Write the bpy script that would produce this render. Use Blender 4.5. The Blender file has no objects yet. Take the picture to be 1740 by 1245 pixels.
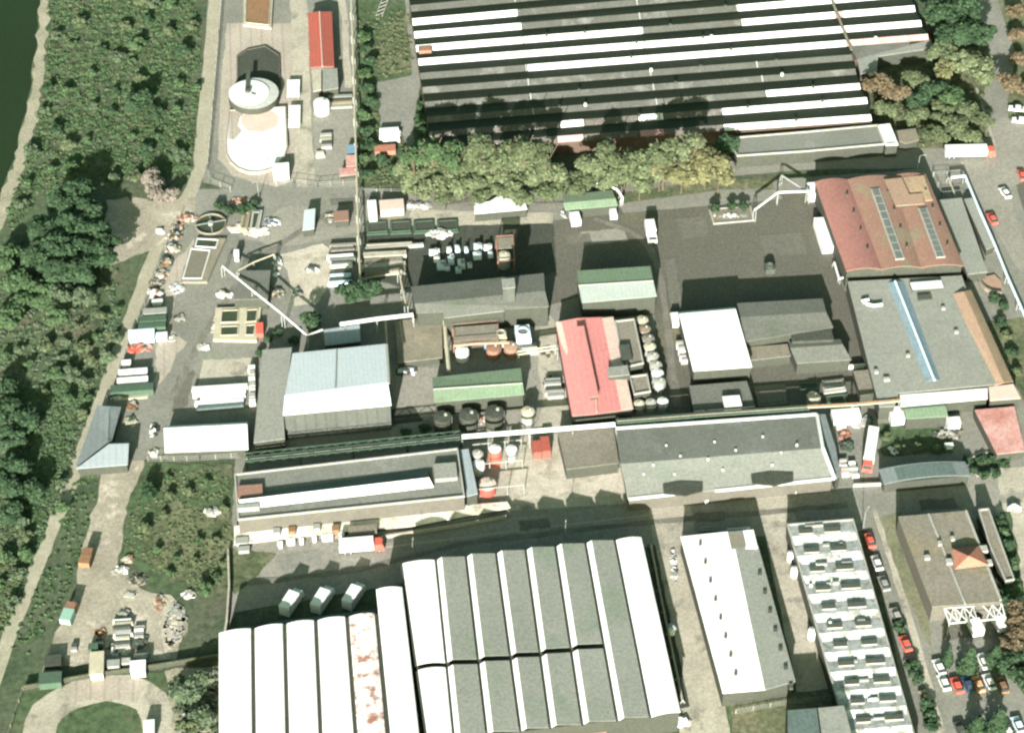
import bpy, math, random
import numpy as np
from mathutils import Vector

random.seed(11)
rng = np.random.default_rng(5)
S = bpy.context.scene
COL = S.collection
rad = math.radians

# ---------------------------------------------------------------- camera
TILT = rad(45.0)          # camera looks down at 45 degrees
DIST = 543.0              # metres to the middle of the plant
FPX = 3800.0              # focal length in photograph pixels (1740 wide)
CAMP = Vector((0.0, -DIST * math.cos(TILT), DIST * math.sin(TILT)))
cam_d = bpy.data.cameras.new('camera')
cam_d.sensor_width = 36.0
cam_d.lens = 36.0 * FPX / 1740.0
cam_d.clip_start = 1.0
cam_d.clip_end = 4000.0
cam = bpy.data.objects.new('camera', cam_d)
cam.location = CAMP
cam.rotation_euler = (math.pi / 2 - TILT, 0, 0)
COL.objects.link(cam)
S.camera = cam

# ---------------------------------------------------------------- light
SUN_EL = rad(19.5)
SUN_AZ = rad(7.0)         # shadows fall away from the viewer, slightly to the right
shadow_dir = Vector((math.sin(SUN_AZ), math.cos(SUN_AZ), 0))
sun_d = bpy.data.lights.new('sun', 'SUN')
sun_d.energy = 5.0
sun_d.angle = rad(0.5)
sun_d.color = (1.0, 0.965, 0.92)
sun = bpy.data.objects.new('sun', sun_d)
to_sun = Vector((-shadow_dir.x * math.cos(SUN_EL), -shadow_dir.y * math.cos(SUN_EL), math.sin(SUN_EL)))
sun.rotation_euler = to_sun.to_track_quat('Z', 'Y').to_euler()
sun.location = to_sun * 400
COL.objects.link(sun)

world = bpy.data.worlds.new('World')
S.world = world
world.use_nodes = True
wn = world.node_tree.nodes
wl = world.node_tree.links
sky = wn.new('ShaderNodeTexSky')
sky.sky_type = 'NISHITA'
sky.sun_disc = False
sky.sun_elevation = SUN_EL
sky.sun_rotation = math.atan2(to_sun.x, to_sun.y)
sky.air_density = 0.7
sky.dust_density = 2.5
sky.ozone_density = 0.6
bg = wn['Background']
# sky light tinted green so that the shadows take a green cast
tint = wn.new('ShaderNodeMix')
tint.data_type = 'RGBA'
tint.blend_type = 'MULTIPLY'
tint.inputs[0].default_value = 1.0
tint.inputs[7].default_value = (0.78, 1.0, 0.60, 1)
wl.new(sky.outputs[0], tint.inputs[6])
wl.new(tint.outputs[2], bg.inputs[0])
bg.inputs[1].default_value = 0.075

S.view_settings.view_transform = 'Standard'
S.view_settings.look = 'None'
S.view_settings.gamma = 1.0
S.view_settings.exposure = 2.05
S.cycles.max_bounces = 4
S.cycles.diffuse_bounces = 2
S.cycles.glossy_bounces = 2
S.cycles.transparent_max_bounces = 4
S.cycles.filter_width = 2.4
S.render.filter_size = 2.4

# ---------------------------------------------------------------- measuring
_c, _s = math.cos(TILT), math.sin(TILT)


def P(x, y, z=0.0):
    """The place in the world, at height z, that the photograph shows at pixel x, y."""
    u = (x - 870.0) / FPX
    v = (622.5 - y) / FPX
    d = Vector((u, _c + v * _s, -_s + v * _c))
    t = (z - CAMP.z) / d.z
    return CAMP + d * t


def Q(pts, z=0.0):
    return [P(p[0], p[1], p[2] if len(p) > 2 else z) for p in pts]


def px_m(x, y, z=0.0):
    a = P(x, y, z)
    return abs((P(x + 1, y, z) - a).x), abs((P(x, y + 1, z) - a).y)


GRID = rad(6.0)           # the plant's own grid is turned six degrees

# ---------------------------------------------------------------- materials
MATS = {}


def _rgb(c):
    return (c[0], c[1], c[2], 1.0)


def mat(name, col, col2=None, patch=0.06, amt=0.5, grain=0.22, rough=0.8, spec=0.25,
        metal=0.0, seam=0.0, seam_dir=0.0, seam_w=1.0, stain=None, stain_scale=0.12, stain_amt=0.5,
        island=0.0, gscale=1.6):
    if name in MATS:
        return MATS[name]
    m = bpy.data.materials.new(name)
    m.use_nodes = True
    nt = m.node_tree
    N, L = nt.nodes, nt.links
    b = N['Principled BSDF']
    b.inputs['Roughness'].default_value = rough
    b.inputs['Specular IOR Level'].default_value = spec
    b.inputs['Metallic'].default_value = metal
    geo = N.new('ShaderNodeNewGeometry')
    pos = geo.outputs['Position']

    def noise(scale, detail=3.0, rough_=0.6, off=0.0):
        n = N.new('ShaderNodeTexNoise')
        n.inputs['Scale'].default_value = scale
        n.inputs['Detail'].default_value = detail
        n.inputs['Roughness'].default_value = rough_
        if off:
            ad = N.new('ShaderNodeVectorMath')
            ad.operation = 'ADD'
            ad.inputs[1].default_value = (off, off * 0.7, off * 1.3)
            L.new(pos, ad.inputs[0])
            L.new(ad.outputs[0], n.inputs['Vector'])
        else:
            L.new(pos, n.inputs['Vector'])
        return n.outputs[0]

    def ramp(val, lo, hi, a=0.0, c=1.0):
        r = N.new('ShaderNodeMapRange')
        r.inputs[1].default_value = lo
        r.inputs[2].default_value = hi
        r.inputs[3].default_value = a
        r.inputs[4].default_value = c
        L.new(val, r.inputs[0])
        return r.outputs[0]

    def mix(fac, a, c, mode='MIX'):
        x = N.new('ShaderNodeMix')
        x.data_type = 'RGBA'
        x.blend_type = mode
        for sock, val in ((0, fac), (6, a), (7, c)):
            if hasattr(val, 'is_linked'):
                L.new(val, x.inputs[sock])
            elif sock == 0:
                x.inputs[0].default_value = val
            else:
                x.inputs[sock].default_value = _rgb(val)
        return x.outputs[2]

    off = (hash(name) % 97) * 0 + (sum(map(ord, name)) % 53) * 3.7
    cur = col
    if col2 is None:
        col2 = tuple(c * 0.72 for c in col)
    f = ramp(noise(patch, 4.0, 0.62, off), 0.5 - 0.16 / max(amt, 0.05), 0.5 + 0.16 / max(amt, 0.05))
    cur = mix(f, col, col2)
    if stain is not None:
        f2 = ramp(noise(stain_scale, 5.0, 0.65, off + 31.0), 0.62 - 0.2 * stain_amt, 0.72 - 0.15 * stain_amt)
        cur = mix(f2, cur, stain)
    if seam > 0:
        vr = N.new('ShaderNodeVectorRotate')
        vr.rotation_type = 'Z_AXIS'
        vr.inputs['Angle'].default_value = -(GRID + seam_dir)
        L.new(pos, vr.inputs['Vector'])
        wv = N.new('ShaderNodeTexWave')
        wv.wave_type = 'BANDS'
        wv.bands_direction = 'X'
        wv.inputs['Scale'].default_value = 0.314 / seam_w
        wv.inputs['Distortion'].default_value = 0.0
        L.new(vr.outputs[0], wv.inputs['Vector'])
        cur = mix(ramp(wv.outputs[0], 0.0, 0.16, seam, 0.0), cur, tuple(c * 0.45 for c in col))
    if island > 0:
        cur = mix(ramp(geo.outputs['Random Per Island'], 0, 1, 0, island), cur, tuple(c * 0.35 for c in col))
    g = ramp(noise(gscale, 2.0, 0.7, off + 7.0), 0.25, 0.75, 1.0 - grain, 1.0 + grain)
    cmb = N.new('ShaderNodeVectorMath')
    cmb.operation = 'SCALE'
    L.new(cur, cmb.inputs[0])
    L.new(g, cmb.inputs['Scale'])
    L.new(cmb.outputs[0], b.inputs['Base Color'])
    MATS[name] = m
    return m


# ground and paving
mat('scrub_ground', (0.046, 0.068, 0.034), (0.06, 0.062, 0.042), patch=0.035, amt=1.0, grain=0.45, stain=(0.033, 0.05, 0.026), stain_scale=0.09, stain_amt=0.6, gscale=0.8)
mat('meadow', (0.050, 0.074, 0.036), (0.032, 0.051, 0.024), patch=0.07, amt=0.9, grain=0.5, stain=(0.082, 0.076, 0.05), stain_scale=0.07, stain_amt=0.5, gscale=0.7)
mat('dry_grass', (0.106, 0.104, 0.062), (0.066, 0.076, 0.041), patch=0.1, amt=0.9, grain=0.5, stain=(0.044, 0.058, 0.028), stain_scale=0.15, stain_amt=0.6, gscale=0.9)
mat('river', (0.0133, 0.025, 0.0117), (0.011, 0.021, 0.0098), patch=0.02, grain=0.25, rough=0.7, spec=0.05)
mat('gravel', (0.24, 0.215, 0.165), (0.15, 0.145, 0.105), patch=0.15, amt=0.8, grain=0.4)
mat('dirt', (0.25, 0.225, 0.18), (0.155, 0.14, 0.11), patch=0.12, amt=0.8, grain=0.3, stain=(0.34, 0.3, 0.25), stain_scale=0.2, stain_amt=0.35)
mat('track', (0.24, 0.225, 0.175), (0.19, 0.175, 0.13), patch=0.15, amt=0.7, grain=0.22)
mat('asphalt', (0.185, 0.176, 0.15), (0.145, 0.138, 0.118), patch=0.05, amt=0.6, grain=0.3)
mat('asphalt_brown', (0.082, 0.078, 0.063), (0.066, 0.064, 0.052), patch=0.035, amt=0.6, grain=0.34, stain=(0.095, 0.09, 0.06), stain_scale=0.05, stain_amt=0.3)
mat('asphalt_old', (0.165, 0.16, 0.14), (0.115, 0.113, 0.098), patch=0.06, amt=0.7, grain=0.26, stain=(0.14, 0.145, 0.11), stain_scale=0.1, stain_amt=0.4)
mat('concrete', (0.30, 0.275, 0.225), (0.20, 0.185, 0.15), patch=0.1, amt=0.7, grain=0.25, stain=(0.14, 0.13, 0.105), stain_scale=0.16, stain_amt=0.4)
mat('concrete_pink', (0.285, 0.25, 0.215), (0.215, 0.188, 0.155), patch=0.14, amt=0.7, grain=0.25, seam=0.35, seam_w=3.0)
mat('concrete_pale', (0.36, 0.325, 0.275), (0.25, 0.222, 0.178), patch=0.15, amt=0.8, grain=0.25, stain=(0.2, 0.18, 0.14), stain_scale=0.22, stain_amt=0.4)
mat('bitumen', (0.042, 0.046, 0.036), (0.03, 0.034, 0.026), patch=0.2, grain=0.4)  # real bitumen; also the painted shade of the machine yard and clarifier
mat('asphalt_patch', (0.098, 0.094, 0.078), (0.08, 0.078, 0.064), patch=0.2, grain=0.3)
mat('wheel_mark', (0.088, 0.083, 0.068), (0.13, 0.124, 0.105), patch=0.25, amt=0.9, grain=0.3)
mat('pale_grass', (0.135, 0.13, 0.085), (0.10, 0.105, 0.065), patch=0.12, amt=0.8, grain=0.35, stain=(0.075, 0.085, 0.048), stain_scale=0.2, stain_amt=0.4)
mat('platform', (0.66, 0.62, 0.56), (0.40, 0.35, 0.27), patch=0.07, amt=0.8, grain=0.2, stain=(0.26, 0.23, 0.18), stain_scale=0.35, stain_amt=0.45)
mat('stone_edge', (0.27, 0.245, 0.20), (0.2, 0.18, 0.15), patch=0.3, grain=0.25)
# roofs
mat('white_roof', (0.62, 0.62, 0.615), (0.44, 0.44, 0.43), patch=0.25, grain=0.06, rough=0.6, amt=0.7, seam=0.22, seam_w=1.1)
mat('white_roof_rusty', (0.60, 0.585, 0.575), (0.45, 0.40, 0.38), patch=0.3, grain=0.06, stain=(0.21, 0.10, 0.075), stain_scale=0.38, stain_amt=0.72)
mat('white_roof_pink', (0.34, 0.235, 0.225), (0.25, 0.13, 0.12), patch=0.25, amt=0.9, grain=0.15)
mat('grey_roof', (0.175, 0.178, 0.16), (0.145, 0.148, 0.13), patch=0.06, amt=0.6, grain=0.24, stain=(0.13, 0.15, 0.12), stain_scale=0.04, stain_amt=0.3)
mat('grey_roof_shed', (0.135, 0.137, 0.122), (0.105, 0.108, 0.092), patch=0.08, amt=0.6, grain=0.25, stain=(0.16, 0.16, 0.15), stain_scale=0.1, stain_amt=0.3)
mat('strip_felt', (0.058, 0.059, 0.052), (0.045, 0.046, 0.039), patch=0.12, amt=0.9, grain=0.28, stain=(0.09, 0.09, 0.083), stain_scale=0.14, stain_amt=0.35)
mat('grey_ruin', (0.085, 0.076, 0.068), (0.05, 0.047, 0.039), patch=0.4, amt=0.9, grain=0.4, stain=(0.4, 0.35, 0.33), stain_scale=0.5, stain_amt=0.25)
mat('grey_roof_pale', (0.31, 0.315, 0.295), (0.25, 0.255, 0.235), patch=0.1, amt=0.6, grain=0.2)
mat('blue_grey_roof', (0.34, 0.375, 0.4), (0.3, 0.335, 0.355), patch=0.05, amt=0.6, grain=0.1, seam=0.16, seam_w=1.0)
mat('teal_grey_roof', (0.075, 0.10, 0.095), (0.055, 0.078, 0.07), patch=0.12, amt=0.7, grain=0.25, seam=0.2, seam_w=1.2)
mat('felt_dark', (0.098, 0.10, 0.088), (0.08, 0.083, 0.07), patch=0.1, amt=0.7, grain=0.28, stain=(0.07, 0.08, 0.06), stain_scale=0.07, stain_amt=0.35)
mat('blue_felt', (0.125, 0.145, 0.148), (0.105, 0.122, 0.124), patch=0.15, amt=0.7, grain=0.2, seam=0.2, seam_w=1.5)
mat('pale_blue_felt', (0.22, 0.245, 0.262), (0.19, 0.215, 0.23), patch=0.15, amt=0.7, grain=0.12, seam=0.2, seam_w=1.5)
mat('pad_concrete', (0.17, 0.152, 0.115), (0.12, 0.11, 0.085), patch=0.12, amt=0.8, grain=0.25, stain=(0.2, 0.17, 0.12), stain_scale=0.15, stain_amt=0.4)
mat('brown_roof', (0.15, 0.135, 0.112), (0.115, 0.105, 0.084), patch=0.08, amt=0.7, grain=0.28, stain=(0.17, 0.14, 0.08), stain_scale=0.06, stain_amt=0.35)
mat('tan_roof', (0.26, 0.19, 0.125), (0.2, 0.145, 0.095), patch=0.12, amt=0.7, grain=0.25)
mat('red_brown_roof', (0.205, 0.095, 0.082), (0.18, 0.086, 0.074), patch=0.07, amt=0.7, grain=0.22, stain=(0.2, 0.11, 0.08), stain_scale=0.1, stain_amt=0.4)
mat('rust_roof', (0.18, 0.102, 0.078), (0.155, 0.092, 0.07), patch=0.1, amt=0.7, grain=0.24, stain=(0.15, 0.125, 0.085), stain_scale=0.14, stain_amt=0.35)
mat('beige_roof', (0.24, 0.16, 0.115), (0.2, 0.135, 0.1), patch=0.15, grain=0.2)
mat('red_roof', (0.43, 0.155, 0.15), (0.37, 0.15, 0.143), patch=0.1, amt=0.7, grain=0.2, seam=0.2, seam_w=1.2)
mat('red_sheet', (0.25, 0.058, 0.042), (0.21, 0.06, 0.045), patch=0.2, amt=0.7, grain=0.15, seam=0.3, seam_w=1.0)
mat('red_patchy', (0.27, 0.12, 0.105), (0.36, 0.22, 0.20), patch=0.22, amt=0.9, grain=0.3)
mat('orange_tile', (0.27, 0.115, 0.078), (0.22, 0.10, 0.068), patch=0.3, amt=0.6, grain=0.2)
mat('pink_roof', (0.42, 0.32, 0.28), (0.36, 0.28, 0.24), patch=0.2, grain=0.15)
mat('green_roof', (0.135, 0.185, 0.125), (0.115, 0.16, 0.105), patch=0.15, amt=0.7, grain=0.2, seam=0.22, seam_w=1.0, stain=(0.11, 0.13, 0.09), stain_scale=0.1, stain_amt=0.3)
mat('green_roof_pale', (0.27, 0.38, 0.25), (0.24, 0.35, 0.225), patch=0.12, amt=0.6, grain=0.12, seam=0.16, seam_w=1.0)
mat('mint_roof', (0.225, 0.25, 0.235), (0.195, 0.22, 0.205), patch=0.15, amt=0.7, grain=0.15, seam=0.2, seam_w=1.0)
mat('patchy_grey', (0.36, 0.37, 0.37), (0.22, 0.225, 0.21), patch=0.35, amt=0.9, grain=0.25, stain=(0.15, 0.15, 0.13), stain_scale=0.6, stain_amt=0.5)
mat('patchy_white', (0.47, 0.49, 0.50), (0.25, 0.255, 0.25), patch=0.3, amt=0.9, grain=0.25, stain=(0.16, 0.16, 0.13), stain_scale=0.5, stain_amt=0.62)
# walls and pieces
mat('dark_wall', (0.040, 0.042, 0.032), (0.030, 0.033, 0.025), patch=0.3, grain=0.25)
mat('brick_wall', (0.07, 0.046, 0.034), (0.052, 0.038, 0.028), patch=0.4, grain=0.3)
mat('panel_wall', (0.060, 0.064, 0.056), (0.046, 0.051, 0.043), patch=0.2, amt=0.7, grain=0.2, seam=0.4, seam_w=2.4)
mat('plaster_wall', (0.085, 0.078, 0.062), (0.065, 0.06, 0.05), patch=0.3, grain=0.2)
mat('white_paint', (0.56, 0.56, 0.55), (0.42, 0.42, 0.41), patch=0.4, grain=0.05, rough=0.5)
mat('pale_paint', (0.27, 0.265, 0.24), (0.19, 0.187, 0.167), patch=0.5, grain=0.15)
mat('cream_paint', (0.34, 0.31, 0.235), (0.25, 0.228, 0.172), patch=0.4, grain=0.12)
mat('pale_blue_paint', (0.42, 0.50, 0.56), (0.36, 0.44, 0.5), patch=0.3, grain=0.12)
mat('blue_paint', (0.12, 0.20, 0.28), (0.10, 0.165, 0.23), patch=0.3, grain=0.12)
mat('grey_paint', (0.20, 0.205, 0.19), (0.16, 0.165, 0.15), patch=0.4, grain=0.15)
mat('dark_paint', (0.05, 0.055, 0.045), (0.04, 0.045, 0.035), patch=0.4, grain=0.2)
mat('dark_green_paint', (0.045, 0.075, 0.05), (0.035, 0.06, 0.04), patch=0.4, grain=0.2)
mat('green_paint', (0.18, 0.29, 0.235), (0.15, 0.25, 0.2), patch=0.4, grain=0.12)
mat('red_paint', (0.52, 0.085, 0.06), (0.44, 0.075, 0.055), patch=0.4, grain=0.08, rough=0.4)
mat('rust_paint', (0.20, 0.10, 0.068), (0.15, 0.085, 0.058), patch=0.5, amt=0.9, grain=0.25)
mat('brown_paint', (0.17, 0.095, 0.05), (0.13, 0.08, 0.045), patch=0.4, grain=0.25)
mat('orange_paint', (0.50, 0.25, 0.13), (0.42, 0.22, 0.12), patch=0.5, grain=0.15)
mat('tan_paint', (0.26, 0.215, 0.14), (0.2, 0.168, 0.11), patch=0.4, grain=0.12)
mat('turquoise_paint', (0.16, 0.42, 0.38), None, patch=0.5, grain=0.1)
mat('dark_blue_paint', (0.035, 0.055, 0.10), None, patch=0.5, grain=0.1, rough=0.4)
mat('glass', (0.025, 0.03, 0.03), (0.02, 0.025, 0.025), patch=0.5, grain=0.1, rough=0.25, spec=0.4)
mat('skylight_glass', (0.105, 0.115, 0.105), (0.08, 0.085, 0.08), patch=0.5, grain=0.2, rough=0.35)
mat('north_glazing', (0.024, 0.031, 0.018), (0.017, 0.023, 0.014), patch=0.3, grain=0.35, rough=0.7, spec=0.1)
mat('blue_glazing', (0.13, 0.175, 0.21), (0.10, 0.14, 0.16), patch=0.25, amt=0.8, grain=0.25, rough=0.6)
mat('rubber', (0.02, 0.02, 0.02), None, grain=0.1)
mat('pool_water', (0.035, 0.045, 0.028), (0.028, 0.036, 0.022), patch=0.3, grain=0.3, rough=0.35)
mat('pool_sludge', (0.125, 0.115, 0.09), (0.10, 0.093, 0.074), patch=0.2, grain=0.22, rough=0.6)
mat('bark', (0.08, 0.06, 0.04), None, patch=1.0, grain=0.3)
# leaves
mat('leaf_dark', (0.038, 0.066, 0.034), (0.028, 0.051, 0.026), patch=0.25, grain=0.3, island=0.42, rough=0.9, spec=0.1)
mat('leaf_green', (0.064, 0.102, 0.048), (0.044, 0.074, 0.035), patch=0.2, grain=0.3, island=0.42, rough=0.9, spec=0.1)
mat('leaf_olive', (0.090, 0.108, 0.058), (0.064, 0.082, 0.043), patch=0.2, grain=0.3, island=0.42, rough=0.9, spec=0.1)
mat('leaf_yellow', (0.118, 0.136, 0.076), (0.084, 0.104, 0.055), patch=0.16, amt=0.8, grain=0.3, island=0.42, rough=0.9, spec=0.1)
mat('leaf_gold', (0.152, 0.144, 0.074), (0.105, 0.11, 0.055), patch=0.2, grain=0.3, island=0.42, rough=0.9, spec=0.1)
mat('leaf_brown', (0.118, 0.086, 0.054), (0.095, 0.08, 0.048), patch=0.2, grain=0.3, island=0.42, rough=0.9, spec=0.1)
mat('leaf_pale', (0.19, 0.165, 0.14), (0.14, 0.12, 0.098), patch=0.3, grain=0.3, island=0.42, rough=0.9, spec=0.1)
mat('leaf_grey_green', (0.082, 0.108, 0.066), (0.056, 0.080, 0.046), patch=0.2, grain=0.3, island=0.42, rough=0.9, spec=0.1)


def MM(ms):
    if isinstance(ms, str):
        ms = [ms]
    return [MATS[m] for m in ms]


# ---------------------------------------------------------------- mesh builder
class MB:
    def __init__(self):
        self.v, self.f, self.mi = [], [], []

    def face(self, pts, m=0):
        n = len(self.v)
        self.v.extend(tuple(p) for p in pts)
        self.f.append(tuple(range(n, n + len(pts))))
        self.mi.append(m)

    def prism(self, poly, z0, z1, m=0, top=None, bottom=True):
        """vertical sides from z0 to z1 under a polygon; poly points may carry their own top height (z1=None)"""
        n = len(poly)
        lo = [Vector((p[0], p[1], z0)) for p in poly]
        hi = [Vector((p[0], p[1], p[2] if z1 is None else z1)) for p in poly]
        k = len(self.v)
        self.v.extend(tuple(p) for p in lo + hi)
        for i in range(n):
            j = (i + 1) % n
            self.f.append((k + i, k + j, k + n + j, k + n + i))
            self.mi.append(m)
        self.f.append(tuple(range(k + n, k + 2 * n)))
        self.mi.append(m if top is None else top)
        if bottom:
            self.f.append(tuple(range(k + n - 1, k - 1, -1)))
            self.mi.append(m)

    def box(self, c, s, rot=0.0, m=0, top=None):
        """box whose base centre is c"""
        cr, sr = math.cos(rot), math.sin(rot)
        poly = []
        for dx, dy in ((-.5, -.5), (.5, -.5), (.5, .5), (-.5, .5)):
            x, y = dx * s[0], dy * s[1]
            poly.append((c[0] + x * cr - y * sr, c[1] + x * sr + y * cr))
        self.prism(poly, c[2], c[2] + s[2], m, top)

    def cyl(self, c, r, h, n=24, m=0, r2=None, top=None, cone=0.0):
        r2 = r if r2 is None else r2
        k = len(self.v)
        for i in range(n):
            a = 2 * math.pi * i / n
            self.v.append((c[0] + r * math.cos(a), c[1] + r * math.sin(a), c[2]))
        for i in range(n):
            a = 2 * math.pi * i / n
            self.v.append((c[0] + r2 * math.cos(a), c[1] + r2 * math.sin(a), c[2] + h))
        self.v.append((c[0], c[1], c[2] + h + cone))
        for i in range(n):
            j = (i + 1) % n
            self.f.append((k + i, k + j, k + n + j, k + n + i))
            self.mi.append(m)
            self.f.append((k + n + i, k + n + j, k + 2 * n))
            self.mi.append(m if top is None else top)

    def tube(self, pts, r, n=8, m=0):
        pts = [Vector(p) for p in pts]
        k = len(self.v)
        for i, p in enumerate(pts):
            a = pts[max(i - 1, 0)]
            b = pts[min(i + 1, len(pts) - 1)]
            d = (b - a).normalized()
            up = Vector((0, 0, 1)) if abs(d.z) < 0.9 else Vector((0, 1, 0))
            s = d.cross(up).normalized()
            t = s.cross(d).normalized()
            for j in range(n):
                an = 2 * math.pi * j / n
                self.v.append(tuple(p + s * (r * math.cos(an)) + t * (r * math.sin(an))))
        for i in range(len(pts) - 1):
            for j in range(n):
                q = (j + 1) % n
                self.f.append((k + i * n + j, k + i * n + q, k + (i + 1) * n + q, k + (i + 1) * n + j))
                self.mi.append(m)
        self.f.append(tuple(range(k + n - 1, k - 1, -1)))
        self.mi.append(m)
        e = k + (len(pts) - 1) * n
        self.f.append(tuple(range(e, e + n)))
        self.mi.append(m)

    def beam(self, a, b, w, h, m=0):
        a, b = Vector(a), Vector(b)
        d = (b - a)
        d.z = 0
        if d.length < 1e-6:
            self.box((a.x, a.y, min(a.z, b.z)), (w, w, abs(b.z - a.z)), 0, m)
            return
        d.normalize()
        s = Vector((-d.y, d.x, 0)) * (w / 2)
        lo = [a - s, b - s, b + s, a + s]
        k = len(self.v)
        self.v.extend(tuple(p) for p in lo)
        self.v.extend((p.x, p.y, p.z + h) for p in lo)
        for q in ((0, 1, 5, 4), (1, 2, 6, 5), (2, 3, 7, 6), (3, 0, 4, 7), (4, 5, 6, 7), (3, 2, 1, 0)):
            self.f.append(tuple(k + i for i in q))
            self.mi.append(m)

    def slab(self, pts, t=0.22, m=0, side=None):
        """thin plate under a planar (or nearly planar) outline"""
        n = len(pts)
        k = len(self.v)
        self.v.extend(tuple(p) for p in pts)
        self.v.extend((p[0], p[1], p[2] - t) for p in pts)
        self.f.append(tuple(range(k, k + n)))
        self.mi.append(m)
        self.f.append(tuple(range(k + 2 * n - 1, k + n - 1, -1)))
        self.mi.append(m)
        for i in range(n):
            j = (i + 1) % n
            self.f.append((k + i, k + n + i, k + n + j, k + j))
            self.mi.append(m if side is None else side)

    def build(self, name, mats, parent=None, smooth=False, origin=None, local=False):
        off = Vector((0, 0, 0))
        if parent is not None and not local:
            p = parent
            while p is not None:
                off = off + p.location
                p = p.parent
        if origin is not None:
            off = Vector(origin)
        me = bpy.data.meshes.new(name)
        me.from_pydata([(a - off.x, b - off.y, c - off.z) for a, b, c in self.v], [], self.f)
        for mt in MM(mats):
            me.materials.append(mt)
        me.polygons.foreach_set('material_index', self.mi)
        if smooth:
            me.polygons.foreach_set('use_smooth', [True] * len(self.f))
        me.update()
        o = bpy.data.objects.new(name, me)
        COL.objects.link(o)
        if parent is not None:
            o.parent = parent
        elif origin is not None:
            o.location = off
        return o


def tag(o, label=None, cat=None, group=None, kind=None):
    if label:
        o['label'] = label
    if cat:
        o['category'] = cat
    if group:
        o['group'] = group
    if kind:
        o['kind'] = kind
    return o


def thing(name, label, cat, loc=(0, 0, 0), group=None, rz=0.0):
    o = bpy.data.objects.new(name, None)
    o.empty_display_size = 0.3
    o.location = loc
    o.rotation_euler = (0, 0, rz)
    COL.objects.link(o)
    return tag(o, label, cat, group)


KIDS = {}


def copy_tree(o, loc, rz=0.0, label=None, group=None, scale=None):
    c = o.copy()
    COL.objects.link(c)
    c.location = loc
    c.rotation_euler = (0, 0, rz)
    if scale is not None:
        c.scale = scale
    if label:
        c['label'] = label
    if group:
        c['group'] = group
    for ch in list(o.children):
        d = ch.copy()
        COL.objects.link(d)
        d.parent = c
        for g in list(ch.children):
            e = g.copy()
            COL.objects.link(e)
            e.parent = d
    return c


def ctr(pts):
    v = Vector((0, 0, 0))
    for p in pts:
        v += Vector((p[0], p[1], 0))
    return v / len(pts)


def area2(pts):
    return sum(pts[i][0] * pts[(i + 1) % len(pts)][1] - pts[(i + 1) % len(pts)][0] * pts[i][1] for i in range(len(pts)))


def inset(pts, d):
    """polygon pulled inwards by d"""
    n = len(pts)
    sgn = 1.0 if area2(pts) > 0 else -1.0
    out = []
    for i in range(n):
        a, b, c = Vector(pts[i - 1][:2]), Vector(pts[i][:2]), Vector(pts[(i + 1) % n][:2])
        d1, d2 = (b - a).normalized(), (c - b).normalized()
        n1 = Vector((-d1.y, d1.x)) * sgn
        n2 = Vector((-d2.y, d2.x)) * sgn
        bi = n1 + n2
        if bi.length < 1e-4:
            bi = n1
        bi.normalize()
        k = d / max(bi.dot(n1), 0.3)
        q = b + bi * k
        out.append(Vector((q.x, q.y, pts[i][2] if len(pts[i]) > 2 else 0)))
    return out


# ---------------------------------------------------------------- setting helper
_zz = [0.0]


def zone(name, pix, m, jit=0.0, step=2.0, z=None):
    """one sheet of ground; every later sheet lies a few millimetres above the earlier ones"""
    _zz[0] += 0.0015
    zz = _zz[0] if z is None else z
    pts = [P(x, y) for x, y in pix]
    if jit > 0:
        out = []
        for i in range(len(pts)):
            a, b = pts[i], pts[(i + 1) % len(pts)]
            k = max(1, int((b - a).length / step))
            for j in range(k):
                q = a.lerp(b, j / k)
                if j:
                    q = q + Vector((random.uniform(-jit, jit), random.uniform(-jit, jit), 0))
                out.append(q)
        pts = out
    mb = MB()
    mb.face([(p.x, p.y, zz) for p in pts])
    return tag(mb.build(name, m), kind='structure')


def strip(name, line, w, m, jit=0.0):
    """a road or path of width w (metres) along a pixel line"""
    pts = [P(x, y) for x, y in line]
    L_, R_ = [], []
    fine = []
    for i in range(len(pts) - 1):
        k = max(1, int((pts[i + 1] - pts[i]).length / 3.0))
        for j in range(k):
            fine.append(pts[i].lerp(pts[i + 1], j / k))
    fine.append(pts[-1])
    # soften corners
    for _ in range(2):
        fine = [fine[0]] + [(fine[i - 1] + fine[i] * 2 + fine[i + 1]) / 4 for i in range(1, len(fine) - 1)] + [fine[-1]]
    for i, p in enumerate(fine):
        d = (fine[min(i + 1, len(fine) - 1)] - fine[max(i - 1, 0)]).normalized()
        s = Vector((-d.y, d.x, 0))
        L_.append(p + s * (w / 2 + random.uniform(-jit, jit)))
        R_.append(p - s * (w / 2 + random.uniform(-jit, jit)))
    _zz[0] += 0.0015
    mb = MB()
    for i in range(len(fine) - 1):
        mb.face([(q.x, q.y, _zz[0]) for q in (L_[i], L_[i + 1], R_[i + 1], R_[i])])
    return tag(mb.build(name, m), kind='structure')


# ---------------------------------------------------------------- building helpers
def wall_part(t, poly, top=None, m='dark_wall', name='wall'):
    mb = MB()
    mb.prism(poly, 0.0, top, 0)
    return mb.build(name, m, t)


def flat(name, label, cat, pix, h, roof, wall='dark_wall', par=None, ph=0.35, pw=0.35, group=None, over=0.0):
    pts = Q(pix, h)
    t = thing(name, label, cat, ctr(pts), group)
    wall_part(t, inset(pts, 0.12), h - 0.2, wall)
    mb = MB()
    mb.slab(pts, 0.2, 0)
    mb.build('roof', roof, t)
    if par:
        inn = inset(pts, pw)
        mb = MB()
        n = len(pts)
        for i in range(n):
            j = (i + 1) % n
            a, b, c, d = pts[i], pts[j], inn[j], inn[i]
            mb.prism([a, b, c, d], h + 0.004, h + ph)
        mb.build('parapet', par, t)
    return t


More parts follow.
